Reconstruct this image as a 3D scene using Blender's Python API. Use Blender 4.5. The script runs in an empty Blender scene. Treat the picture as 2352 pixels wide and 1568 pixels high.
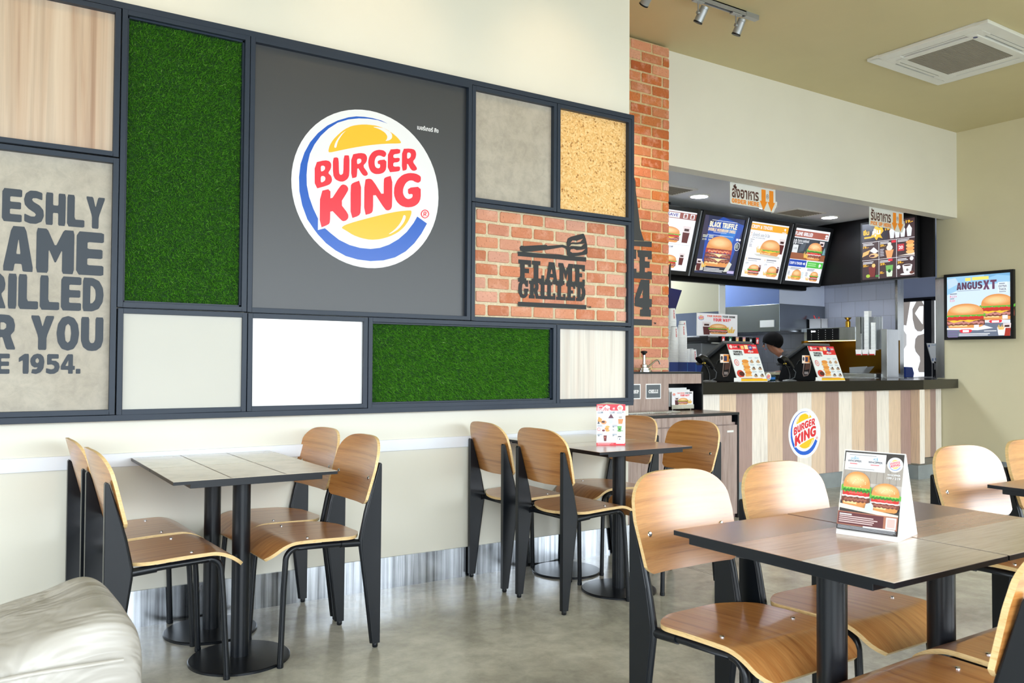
import bpy, math, random
from mathutils import Vector, Matrix, geometry
random.seed(11)
SC = bpy.context.scene
COL = SC.collection
PI = math.pi

def L1(c):
    c = c / 255.0
    return c / 12.92 if c <= 0.04045 else ((c + 0.055) / 1.055) ** 2.4
def S(r, g, b): return (L1(r), L1(g), L1(b), 1.0)

# ------------------------------------------------------------------ materials
def new_mat(name):
    m = bpy.data.materials.new(name); m.use_nodes = True
    nt = m.node_tree
    return m, nt, nt.nodes['Principled BSDF']
def ramp(nt, fac, stops):
    r = nt.nodes.new('ShaderNodeValToRGB')
    els = r.color_ramp.elements
    while len(els) < len(stops): els.new(0.5)
    for e, (p, c) in zip(els, stops): e.position = p; e.color = c
    nt.links.new(fac, r.inputs[0])
    return r.outputs[0]
def coords(nt, scale, kind='Object', rot=(0, 0, 0)):
    tc = nt.nodes.new('ShaderNodeTexCoord'); mp = nt.nodes.new('ShaderNodeMapping')
    mp.inputs['Scale'].default_value = scale; mp.inputs['Rotation'].default_value = rot
    nt.links.new(tc.outputs[kind], mp.inputs[0])
    return mp.outputs[0]
def noise_tex(nt, vec, scale, detail=4, rough=0.5, dist=0.0):
    n = nt.nodes.new('ShaderNodeTexNoise')
    n.inputs['Scale'].default_value = scale; n.inputs['Detail'].default_value = detail
    n.inputs['Roughness'].default_value = rough; n.inputs['Distortion'].default_value = dist
    nt.links.new(vec, n.inputs['Vector'])
    return n.outputs['Fac']
def bump(nt, b, h, strength, dist=0.01):
    n = nt.nodes.new('ShaderNodeBump'); n.inputs['Strength'].default_value = strength
    n.inputs['Distance'].default_value = dist
    nt.links.new(h, n.inputs['Height']); nt.links.new(n.outputs[0], b.inputs['Normal'])
def mix(nt, a, b, fac, mode='MIX'):
    n = nt.nodes.new('ShaderNodeMix'); n.data_type = 'RGBA'; n.blend_type = mode
    for s, v in ((6, a), (7, b)):
        if isinstance(v, tuple): n.inputs[s].default_value = v
        else: nt.links.new(v, n.inputs[s])
    if isinstance(fac, (int, float)): n.inputs[0].default_value = fac
    else: nt.links.new(fac, n.inputs[0])
    return n.outputs[2]
def plain(name, col, rough=0.5, metal=0.0, coat=0.0, var=0.0, spec=None):
    m, nt, b = new_mat(name)
    b.inputs['Roughness'].default_value = rough; b.inputs['Metallic'].default_value = metal
    b.inputs['Coat Weight'].default_value = coat
    if spec is not None: b.inputs['Specular IOR Level'].default_value = spec
    f = noise_tex(nt, coords(nt, (1, 1, 1)), 6.0, 3)
    v = var if var else 0.02
    c1 = tuple(x * (1 - v) for x in col[:3]) + (1,); c2 = tuple(min(1, x * (1 + v)) for x in col[:3]) + (1,)
    nt.links.new(ramp(nt, f, [(0.3, c1), (0.7, c2)]), b.inputs['Base Color'])
    return m
def glow(name, col, strength):
    m, nt, b = new_mat(name)
    b.inputs['Base Color'].default_value = col
    b.inputs['Emission Color'].default_value = col; b.inputs['Emission Strength'].default_value = strength
    return m
def paint(name, col, rough=0.6):
    m, nt, b = new_mat(name)
    b.inputs['Roughness'].default_value = rough
    v = coords(nt, (1, 1, 1))
    f = noise_tex(nt, v, 1.7, 3)
    c1 = tuple(x * 0.965 for x in col[:3]) + (1,)
    nt.links.new(ramp(nt, f, [(0.35, c1), (0.65, col)]), b.inputs['Base Color'])
    bump(nt, b, noise_tex(nt, v, 160, 2), 0.05, 0.002)
    return m
def wood(name, c_dark, c_mid, c_light, scale, rough=0.38, coat=0.0, attr=False, k=9.0, dist=0.9):
    """grain runs along the axis whose scale is small"""
    m, nt, b = new_mat(name)
    v = coords(nt, scale)
    f = noise_tex(nt, v, k, 6, 0.6, dist)
    g = noise_tex(nt, v, k * 4.1, 3, 0.5, 0.2)
    c = ramp(nt, f, [(0.28, c_dark), (0.42, c_mid), (0.62, c_light), (0.75, c_mid)])
    d = ramp(nt, g, [(0.36, (0.86, 0.86, 0.86, 1)), (0.55, (1, 1, 1, 1))])
    c = mix(nt, c, d, 1.0, 'MULTIPLY')
    if attr:
        a = nt.nodes.new('ShaderNodeAttribute'); a.attribute_name = 'col'
        c = mix(nt, a.outputs['Color'], c, 1.0, 'MULTIPLY')
    nt.links.new(c, b.inputs['Base Color'])
    b.inputs['Roughness'].default_value = rough; b.inputs['Coat Weight'].default_value = coat
    b.inputs['Coat Roughness'].default_value = 0.25
    if coat > .6: b.inputs['Coat IOR'].default_value = 1.62
    return m
def printed(name, rough=0.4, emit=0.0, coat=0.0):
    m, nt, b = new_mat(name)
    a = nt.nodes.new('ShaderNodeAttribute'); a.attribute_name = 'col'
    if emit: b.inputs['Base Color'].default_value = (.012, .012, .014, 1)
    else: nt.links.new(a.outputs['Color'], b.inputs['Base Color'])
    b.inputs['Roughness'].default_value = rough; b.inputs['Coat Weight'].default_value = coat
    if emit:
        nt.links.new(a.outputs['Color'], b.inputs['Emission Color'])
        b.inputs['Emission Strength'].default_value = emit
    return m

M = {}
M['wall'] = paint('cream_wall_paint', S(230, 227, 214))
M['ceil'] = paint('ceiling_paint', S(204, 193, 150))
M['khaki'] = paint('khaki_wall_paint', S(220, 212, 178))
M['kceil'] = paint('kitchen_ceiling_paint', S(222, 226, 232))
M['soffit'] = paint('soffit_paint', S(214, 212, 200))
M['frame'] = plain('dark_grey_metal', S(42, 52, 66), 0.42, 0.0, 0.0, 0.05, 0.3)
M['black'] = plain('black_metal', S(17, 21, 27), 0.3, 0.0, 0.0, 0.05, 0.38)
M['blackgloss'] = plain('black_gloss_panel', S(6, 6, 8), 0.45, spec=.2)
M['blackplastic'] = plain('black_plastic', S(14, 15, 17), 0.4, spec=.35)
M['greyplastic'] = plain('grey_plastic', S(92, 95, 98), 0.4)
M['rubber'] = plain('black_rubber', S(18, 18, 18), 0.7)
M['whiteplastic'] = plain('white_plastic', S(226, 227, 222), 0.4)
M['whitepaper'] = plain('white_paper', S(238, 238, 236), 0.6)
M['chrome'] = plain('chrome', S(200, 200, 202), 0.15, 1.0)
M['brass'] = plain('brassy_steel', S(186, 140, 52), 0.25, 1.0)
M['blue'] = plain('blue_plastic', S(24, 62, 150), 0.35)
M['lightblue'] = plain('light_blue_plastic', S(60, 122, 200), 0.35)
M['red'] = plain('red_plastic', S(200, 36, 40), 0.35)
M['alu'] = plain('brushed_grey_aluminium', S(168, 172, 176), 0.35, 0.6)
M['grille'] = plain('air_conditioner_grille', S(150, 144, 132), 0.7)
M['trimwhite'] = plain('white_rail_laminate', S(238, 242, 250), 0.35)
M['fridge'] = plain('blue_grey_kitchen_panel', S(96, 118, 170), 0.3)
M['darksteel'] = plain('dark_stainless_hood', S(128, 134, 142), 0.22, 1.0)
M['pale_panel'] = plain('pale_blue_kitchen_panel', S(200, 208, 228), 0.35)
M['stone'] = plain('black_polished_stone', S(9, 9, 10), 0.14, 0, 0, 0.25, .3)
M['plinth'] = plain('grey_cement_plinth', S(140, 146, 146), 0.5, 0, 0, 0.15)
M['leather'] = None
M['skin'] = plain('skin', S(150, 100, 74), 0.5)
M['hair'] = plain('black_hair', S(10, 9, 10), 0.9, spec=.1)
M['shirt'] = plain('black_shirt_cloth', S(20, 20, 23), 0.8)
M['trousers'] = plain('dark_trousers_cloth', S(30, 31, 36), 0.85)
M['dark'] = plain('dark_equipment', S(26, 26, 28), 0.3, 0.3)
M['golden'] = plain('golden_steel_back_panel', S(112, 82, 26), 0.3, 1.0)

def steel(name, col, r, scale, lo=0.72):
    m, nt, b = new_mat(name)
    v = coords(nt, scale)
    f = noise_tex(nt, v, 8.0, 5, 0.6)
    c2 = tuple(x * lo for x in col[:3]) + (1,)
    nt.links.new(ramp(nt, f, [(0.3, c2), (0.65, col)]), b.inputs['Base Color'])
    b.inputs['Metallic'].default_value = 1.0
    g = nt.nodes.new('ShaderNodeMapRange'); g.inputs[3].default_value = r; g.inputs[4].default_value = r + 0.18
    nt.links.new(f, g.inputs[0]); nt.links.new(g.outputs[0], b.inputs['Roughness'])
    return m
M['steel'] = steel('stainless_steel', S(196, 198, 198), 0.16, (1, 1, 0.2))
M['basesteel'] = steel('stainless_baseboard', S(214, 219, 226), 0.12, (5.5, 1, 0.12), 0.22)  # dark and bright bands put reflection streaks into the base colour

# chair veneer: grain sideways on the back (local y), front to back on the seat (local x)
M['veneer_back'] = wood('oak_veneer_back', S(142, 84, 38), S(182, 120, 60), S(198, 138, 76), (4, 0.22, 13), 0.3, 0.9, k=5.0, dist=.35)
M['veneer_seat'] = wood('oak_veneer_seat', S(160, 96, 46), S(196, 130, 70), S(208, 146, 84), (0.25, 12, 2), 0.3, 0.7, k=5.0, dist=.35)
M['plyedge'] = wood('pale_plywood_edge', S(214, 172, 108), S(232, 196, 138), S(240, 208, 154), (2, 2, 20), 0.45)
M['tabletop'] = wood('laminate_tabletop', (0.86, 0.83, 0.81, 1), (0.96, 0.95, 0.94, 1), (1, 1, 1, 1), (0.5, 7, 1), 0.24, 0.9, attr=True, k=4.0)
M['tiletop'] = wood('tile_pattern_tabletop', (0.96, 0.955, 0.95, 1), (0.99, 0.99, 0.985, 1), (1, 1, 1, 1), (1, 1, 1), 0.25, 0.7, attr=True, k=3.0)
M['plank'] = wood('laminate_counter_planks', (0.78, 0.75, 0.73, 1), (0.94, 0.93, 0.92, 1), (1, 1, 1, 1), (9, 9, 0.35), 0.3, 0.1, attr=True, k=4.0)
M['greywood'] = wood('grey_brown_laminate', S(134, 112, 104), S(158, 136, 128), S(174, 154, 146), (8, 8, 0.5), 0.35, 0.1, k=4.0)
M['paleplank'] = wood('pale_wood_panel', S(172, 136, 110), S(196, 170, 146), S(212, 192, 170), (5, 5, 0.12), 0.4, 0.1, k=2.0)
M['paleplank2'] = wood('whitened_wood_panel', S(196, 178, 164), S(214, 203, 190), S(224, 218, 206), (5, 5, 0.12), 0.4, 0.1, k=2.5)

def concrete(name, c1, c2, c3, sc, rough, bmp=0.05, cuts=()):
    m, nt, b = new_mat(name)
    v = coords(nt, (1, 1, 1))
    f = noise_tex(nt, v, sc, 8, 0.62, 0.5)
    g = noise_tex(nt, v, sc * 7, 6, 0.7, 0.3)
    c = ramp(nt, f, [(0.3, c1), (0.5, c2), (0.7, c3)])
    d = ramp(nt, g, [(0.35, (0.8, 0.8, 0.8, 1)), (0.6, (1, 1, 1, 1))])
    c = mix(nt, c, d, 1.0, 'MULTIPLY')
    if cuts:
        tc = nt.nodes.new('ShaderNodeTexCoord'); sx = nt.nodes.new('ShaderNodeSeparateXYZ')
        nt.links.new(tc.outputs['Object'], sx.inputs[0])
        for axis, pos, w in cuts:
            s_ = nt.nodes.new('ShaderNodeMath'); s_.operation = 'SUBTRACT'; s_.inputs[1].default_value = pos
            nt.links.new(sx.outputs[axis], s_.inputs[0])
            a_ = nt.nodes.new('ShaderNodeMath'); a_.operation = 'ABSOLUTE'; nt.links.new(s_.outputs[0], a_.inputs[0])
            l_ = nt.nodes.new('ShaderNodeMath'); l_.operation = 'LESS_THAN'; l_.inputs[1].default_value = w
            nt.links.new(a_.outputs[0], l_.inputs[0])
            c = mix(nt, c, S(92, 92, 88), l_.outputs[0])
    nt.links.new(c, b.inputs['Base Color'])
    r = nt.nodes.new('ShaderNodeMapRange'); r.inputs[3].default_value = rough; r.inputs[4].default_value = rough + 0.25
    nt.links.new(g, r.inputs[0]); nt.links.new(r.outputs[0], b.inputs['Roughness'])
    bump(nt, b, g, bmp, 0.004)
    return m
M['floor'] = concrete('polished_concrete_floor', S(146, 145, 138), S(192, 190, 180), S(226, 224, 215), 1.6, 0.07, 0.03,
                      [('X', 3.566, 0.0022), ('X', 3.585, 0.0016), ('Y', -0.6, 0.003)])
M['concrete'] = concrete('cement_board', S(172, 164, 149), S(180, 172, 158), S(188, 181, 167), 2.2, 0.5)
M['mortar'] = concrete('brick_mortar', S(202, 172, 122), S(216, 190, 142), S(224, 204, 160), 9, 0.8, 0.3)
M['mortar2'] = concrete('pale_brick_mortar', S(206, 190, 154), S(216, 202, 170), S(226, 214, 184), 9, 0.8, 0.3)
M['turfback'] = plain('turf_backing', S(24, 66, 10), 0.9)

def brick_mat():
    m, nt, b = new_mat('fired_clay_bricks')
    a = nt.nodes.new('ShaderNodeAttribute'); a.attribute_name = 'col'
    v = coords(nt, (1, 1, 1))
    f = noise_tex(nt, v, 14, 6, 0.65)
    c = mix(nt, a.outputs['Color'], S(226, 172, 148), ramp(nt, f, [(0.5, (0, 0, 0, 1)), (0.72, (0.7, 0.7, 0.7, 1))]))
    g = noise_tex(nt, v, 90, 3, 0.6)
    c = mix(nt, c, ramp(nt, g, [(0.3, (0.68, 0.62, 0.6, 1)), (0.42, (1, 1, 1, 1))]), 1.0, 'MULTIPLY')
    nt.links.new(c, b.inputs['Base Color']); b.inputs['Roughness'].default_value = 0.8
    bump(nt, b, g, 0.25, 0.003)
    return m
M['brick'] = brick_mat()
def cork_mat():
    m, nt, b = new_mat('cork_board')
    vo = nt.nodes.new('ShaderNodeTexVoronoi'); vo.inputs['Scale'].default_value = 110
    nt.links.new(coords(nt, (1, 1, 1)), vo.inputs['Vector'])
    sp = nt.nodes.new('ShaderNodeSeparateColor'); nt.links.new(vo.outputs['Color'], sp.inputs[0])
    nt.links.new(ramp(nt, sp.outputs[0], [(0.0, S(160, 108, 52)), (0.08, S(222, 172, 104)), (0.5, S(236, 190, 122)), (1, S(246, 210, 152))]), b.inputs['Base Color'])
    b.inputs['Roughness'].default_value = 0.85
    bump(nt, b, sp.outputs[1], 0.2, 0.002)
    return m
M['cork'] = cork_mat()
def tile_mat():
    m, nt, b = new_mat('pale_blue_wall_tiles')
    t = nt.nodes.new('ShaderNodeTexBrick'); t.offset = 0.5
    t.inputs['Scale'].default_value = 1.0; t.inputs['Brick Width'].default_value = 0.2; t.inputs['Row Height'].default_value = 0.2
    t.inputs['Mortar Size'].default_value = 0.0018
    t.inputs['Color1'].default_value = S(190, 196, 216); t.inputs['Color2'].default_value = S(198, 203, 222)
    t.inputs['Mortar'].default_value = S(150, 153, 170)
    tc = nt.nodes.new('ShaderNodeTexCoord'); sx = nt.nodes.new('ShaderNodeSeparateXYZ'); cx = nt.nodes.new('ShaderNodeCombineXYZ')
    nt.links.new(tc.outputs['Object'], sx.inputs[0])
    nt.links.new(sx.outputs['Y'], cx.inputs['X']); nt.links.new(sx.outputs['Z'], cx.inputs['Y'])
    nt.links.new(cx.outputs[0], t.inputs['Vector']); nt.links.new(t.outputs['Color'], b.inputs['Base Color'])
    b.inputs['Roughness'].default_value = 0.2
    return m
M['tile'] = tile_mat()
def turf_mat():
    m, nt, b = new_mat('artificial_turf_blades')
    a = nt.nodes.new('ShaderNodeAttribute'); a.attribute_name = 'col'
    nt.links.new(a.outputs['Color'], b.inputs['Base Color']); b.inputs['Roughness'].default_value = 0.45
    return m
M['turf'] = turf_mat()
def leather_mat():
    m, nt, b = new_mat('beige_leather')
    v = coords(nt, (1, 1, 1))
    f = noise_tex(nt, v, 3, 4)
    nt.links.new(ramp(nt, f, [(0.3, S(158, 153, 145)), (0.7, S(174, 169, 161))]), b.inputs['Base Color'])
    b.inputs['Roughness'].default_value = 0.42
    bump(nt, b, noise_tex(nt, v, 5.0, 3, 0.5, 1.4), 0.6, 0.06)
    return m
M['leather'] = leather_mat()
M['film'] = printed('lit_window_film', 0.5, 0.75)
M['print'] = printed('printed_card', 0.4)
M['paintprint'] = printed('stencil_paint', 0.6)
M['logoprint'] = printed('logo_vinyl', 0.28)
M['screen'] = printed('lit_menu_screen', 0.3, 0.95)
M['screen2'] = printed('lit_side_menu_screen', 0.3, 0.98)
M['lamp'] = glow('downlight_diffuser', (0.92, 0.96, 1, 1), 9.0)
M['bulb'] = glow('warm_spot_lamp', (1.0, 0.72, 0.42, 1), 6.0)
M['daylight'] = glow('frosted_window_film', (0.93, 0.97, 1, 1), 0.85)
M['warmled'] = glow('warm_heat_lamp_strip', (1.0, 0.72, 0.25, 1), 4.0)

# ------------------------------------------------------------------ mesh builder
class MB:
    def __init__(s): s.v = []; s.f = []; s.m = []; s.c = []; s.sm = []
    def add(s, vs, fs, m=0, c=(1, 1, 1, 1), smooth=False):
        o = len(s.v); s.v += [tuple(v) for v in vs]
        for f in fs:
            s.f.append([o + i for i in f]); s.m.append(m); s.c.append(c); s.sm.append(smooth)
    def box(s, x0, x1, y0, y1, z0, z1, m=0, c=(1, 1, 1, 1)):
        v = [(x, y, z) for z in (z0, z1) for y in (y0, y1) for x in (x0, x1)]
        s.add(v, [(0, 2, 3, 1), (4, 5, 7, 6), (0, 1, 5, 4), (2, 6, 7, 3), (0, 4, 6, 2), (1, 3, 7, 5)], m, c)
        return s
    def tube(s, pts, r, n=14, m=0, cap=True, c=(1, 1, 1, 1)):
        P = [Vector(p) for p in pts]; rs = r if isinstance(r, (list, tuple)) else [r] * len(P)
        vs = []; t0 = (P[1] - P[0]).normalized()
        ref = Vector((0, 0, 1)) if abs(t0.z) < 0.9 else Vector((1, 0, 0))
        u = t0.cross(ref).normalized()
        for i, p in enumerate(P):
            if i == 0: t = P[1] - P[0]
            elif i == len(P) - 1: t = P[i] - P[i - 1]
            else: t = (P[i + 1] - P[i]).normalized() + (P[i] - P[i - 1]).normalized()
            t.normalize(); u = (u - t * u.dot(t)).normalized(); w = t.cross(u)
            for k in range(n):
                a = 2 * PI * k / n; vs.append(p + (u * math.cos(a) + w * math.sin(a)) * rs[i])
        fs = [(i * n + k, i * n + (k + 1) % n, (i + 1) * n + (k + 1) % n, (i + 1) * n + k) for i in range(len(P) - 1) for k in range(n)]
        s.add(vs, fs, m, c, True)
        if cap:
            s.add(vs[:n], [tuple(range(n))[::-1]], m, c); s.add(vs[-n:], [tuple(range(n))], m, c)
        return s
    def lathe(s, prof, c0=(0, 0, 0), n=28, m=0, c=(1, 1, 1, 1), ax=None, smooth=True):
        """profile of (radius, height); ax: axis vector"""
        A = Vector(ax).normalized() if ax else Vector((0, 0, 1))
        ref = Vector((1, 0, 0)) if abs(A.x) < 0.9 else Vector((0, 1, 0))
        u = A.cross(ref).normalized(); w = A.cross(u); C = Vector(c0)
        for i in range(len(prof) - 1):
            (r0, h0), (r1, h1) = prof[i], prof[i + 1]
            vs = [C + A * h + (u * math.cos(2 * PI * k / n) + w * math.sin(2 * PI * k / n)) * r for r, h in ((r0, h0), (r1, h1)) for k in range(n)]
            s.add(vs, [(k, (k + 1) % n, n + (k + 1) % n, n + k) for k in range(n)], m, c, smooth)
        for (r, h) in (prof[0], prof[-1]):
            if r > 1e-5:
                s.add([C + A * h + (u * math.cos(2 * PI * k / n) + w * math.sin(2 * PI * k / n)) * r for k in range(n)], [tuple(range(n))], m, c)
        return s
    def prism(s, loops, fn, m=0, c=(1, 1, 1, 1), side=None):
        """loops: list of 2D loops (outer, holes); fn(a,b,k) -> 3D point, k 0 or 1 for the two faces"""
        flat = [p for l in loops for p in l]
        tris = geometry.tessellate_polygon([[Vector((p[0], p[1], 0)) for p in l] for l in loops])
        for k in (0, 1): s.add([fn(p[0], p[1], k) for p in flat], tris, m, c)
        for l in loops:
            n = len(l); vs = [fn(p[0], p[1], k) for k in (0, 1) for p in l]
            s.add(vs, [(i, (i + 1) % n, n + (i + 1) % n, n + i) for i in range(n)], m if side is None else side, c)
        return s
    def grid(s, fn, nu, nv, m=0, c=(1, 1, 1, 1), smooth=True):
        vs = [fn(i / nu, j / nv) for j in range(nv + 1) for i in range(nu + 1)]
        w = nu + 1
        s.add(vs, [(j * w + i, j * w + i + 1, (j + 1) * w + i + 1, (j + 1) * w + i) for j in range(nv) for i in range(nu)], m, c, smooth)
        return s
    def build(s, name, mats, parent=None, bevel=0.0, seg=2):
        me = bpy.data.meshes.new(name); me.from_pydata(s.v, [], s.f)
        if not isinstance(mats, (list, tuple)): mats = [mats]
        for m in mats: me.materials.append(m)
        me.polygons.foreach_set('material_index', s.m); me.polygons.foreach_set('use_smooth', s.sm)
        if any(c != (1, 1, 1, 1) for c in s.c):
            at = me.color_attributes.new('col', 'FLOAT_COLOR', 'CORNER')
            buf = []
            for p in me.polygons: buf += list(s.c[p.index]) * p.loop_total
            at.data.foreach_set('color', buf)
        me.update()
        o = bpy.data.objects.new(name, me); COL.objects.link(o)
        if parent: o.parent = parent
        if bevel:
            # weld the separate faces so that the bevel finds the edges
            import bmesh
            b = bmesh.new(); b.from_mesh(me); bmesh.ops.remove_doubles(b, verts=b.verts, dist=1e-5)
            bmesh.ops.recalc_face_normals(b, faces=b.faces); b.to_mesh(me); b.free()
            md = o.modifiers.new('edge', 'BEVEL'); md.width = bevel; md.segments = seg; md.limit_method = 'ANGLE'; md.angle_limit = 0.7
        return o
def BX(*a, **k): return MB().box(*a, **k)
def tag(o, label, cat, group=None, kind=None):
    if label: o['label'] = label
    if cat: o['category'] = cat
    if group: o['group'] = group
    if kind: o['kind'] = kind
    return o
def struct(o): o['kind'] = 'structure'; return o
def thing(name, label, cat, loc=(0, 0, 0), rz=0.0, group=None):
    o = bpy.data.objects.new(name, None); COL.objects.link(o); o.location = loc; o.rotation_euler = (0, 0, rz)
    o.empty_display_size = 0.05
    return tag(o, label, cat, group)
def dup(root, loc, rz, label, group=None):
    r = root.copy(); COL.objects.link(r); r.location = loc; r.rotation_euler = (0, 0, rz); r['label'] = label
    if group: r['group'] = group
    for ch in list(root.children):
        c = ch.copy(); COL.objects.link(c); c.parent = r
        for g in ch.children:
            d = g.copy(); COL.objects.link(d); d.parent = c
    return r

# ------------------------------------------------------------------ flat printed artwork
_tc = {}
def text_geo(body, bold=0.0, space=1.0):
    key = (body, bold, space)
    if key not in _tc:
        cu = bpy.data.curves.new('lettering', 'FONT'); cu.body = body; cu.offset = bold; cu.space_character = space
        cu.resolution_u = 3
        ob = bpy.data.objects.new('lettering', cu); COL.objects.link(ob)
        dg = bpy.context.evaluated_depsgraph_get(); dg.update()
        me = ob.evaluated_get(dg).to_mesh()
        vs = [(v.co.x, v.co.y) for v in me.vertices]; fs = [tuple(p.vertices) for p in me.polygons]
        ob.evaluated_get(dg).to_mesh_clear()
        bpy.data.objects.remove(ob); bpy.data.curves.remove(cu)
        if not vs: vs = [(0, 0), (1, 0), (1, 1)]; fs = []
        _tc[key] = (vs, fs, (min(v[0] for v in vs), max(v[0] for v in vs), min(v[1] for v in vs), max(v[1] for v in vs)))
    return _tc[key]
class Art:
    """flat coloured shapes printed on a surface: origin O, axes U (right) and V (up), unit length per unit"""
    def __init__(s, O, U, V, mat=None, eps=0.00012, start=0.0004):
        s.O = Vector(O); s.U = Vector(U); s.V = Vector(V); s.N = s.U.normalized().cross(s.V.normalized())
        s.mb = MB(); s.k = start; s.e = eps
    def pt(s, a, b): return s.O + s.U * a + s.V * b + s.N * s.k
    def P(s, loops, col):
        if not isinstance(loops[0][0], (tuple, list)): loops = [loops]
        flat = [p for l in loops for p in l]
        tr = geometry.tessellate_polygon([[Vector((p[0], p[1], 0)) for p in l] for l in loops])
        out = []
        for t in tr:
            a, b, c = (flat[i] for i in t)
            cr = (b[0] - a[0]) * (c[1] - a[1]) - (b[1] - a[1]) * (c[0] - a[0])
            out.append(t if cr > 0 else (t[0], t[2], t[1]))
        s.mb.add([s.pt(*p) for p in flat], out, 0, col); s.k += s.e
    def R(s, x0, x1, y0, y1, col): s.P([(x0, y0), (x1, y0), (x1, y1), (x0, y1)], col)
    def E(s, cx, cy, rx, ry, col, n=28, a0=0, a1=2 * PI):
        s.P([(cx + rx * math.cos(a0 + (a1 - a0) * i / n), cy + ry * math.sin(a0 + (a1 - a0) * i / n)) for i in range(n + (0 if a1 - a0 > 6.28 else 1))], col)
    def T(s, body, x0, x1, y0, y1, col, bold=0.0, sh=0.0, space=1.0):
        vs, fs, (a, b, c, d) = text_geo(body, bold, space)
        f = lambda v: (x0 + (v[0] - a) / (b - a) * (x1 - x0) + sh * (v[1] - c), y0 + (v[1] - c) / (d - c) * (y1 - y0))
        s.mb.add([s.pt(*f(v)) for v in vs], fs, 0, col); s.k += s.e
    def lines(s, x0, x1, y, n, h, col, gap=2.0, jag=0.25):
        for i in range(n):
            s.R(x0, x1 - (x1 - x0) * random.random() * jag, y - i * h * gap - h, y - i * h * gap, col)
    def done(s, name, parent=None, mat=None): return s.mb.build(name, mat or M['print'], parent)

WHITE = S(232, 233, 236); RED = S(232, 50, 66); YEL = S(250, 190, 50); BLU = S(30, 92, 190); BLACKC = S(22, 22, 26)
def chaikin(l, r=0.22):
    out = []
    n = len(l)
    for i in range(n):
        a, b = l[i], l[(i + 1) % n]
        d = math.hypot(b[0] - a[0], b[1] - a[1])
        out.append((a[0] + (b[0] - a[0]) * r, a[1] + (b[1] - a[1]) * r)); out.append((b[0] - (b[0] - a[0]) * r, b[1] - (b[1] - a[1]) * r))
    return out
def logo(A, cx, cy, rx, ry, disc=True, cols=(RED, YEL, BLU), simple=False):
    tr = lambda l: [(cx + p[0] * rx / 1000, cy + p[1] * ry / 1000) for p in l]
    if disc: A.E(cx, cy, rx, ry, WHITE, 64)
    sm = (lambda l: l) if simple else chaikin
    for key, c in (('U', cols[2]), ('Y', cols[1]), ('R', cols[0])):
        s0 = A.k
        for poly in TR[key]:
            A.P([tr(sm(l) if key != 'U' else l) for l in poly], c); A.k = s0
        A.k = s0 + A.e
def wave(x0, x1, y, amp, n, ph=0.0):
    return [(x0 + (x1 - x0) * i / n, y + amp * math.sin(ph + i * 2.1) * (0.6 + 0.4 * math.sin(i * 1.3 + ph))) for i in range(n + 1)]
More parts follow.
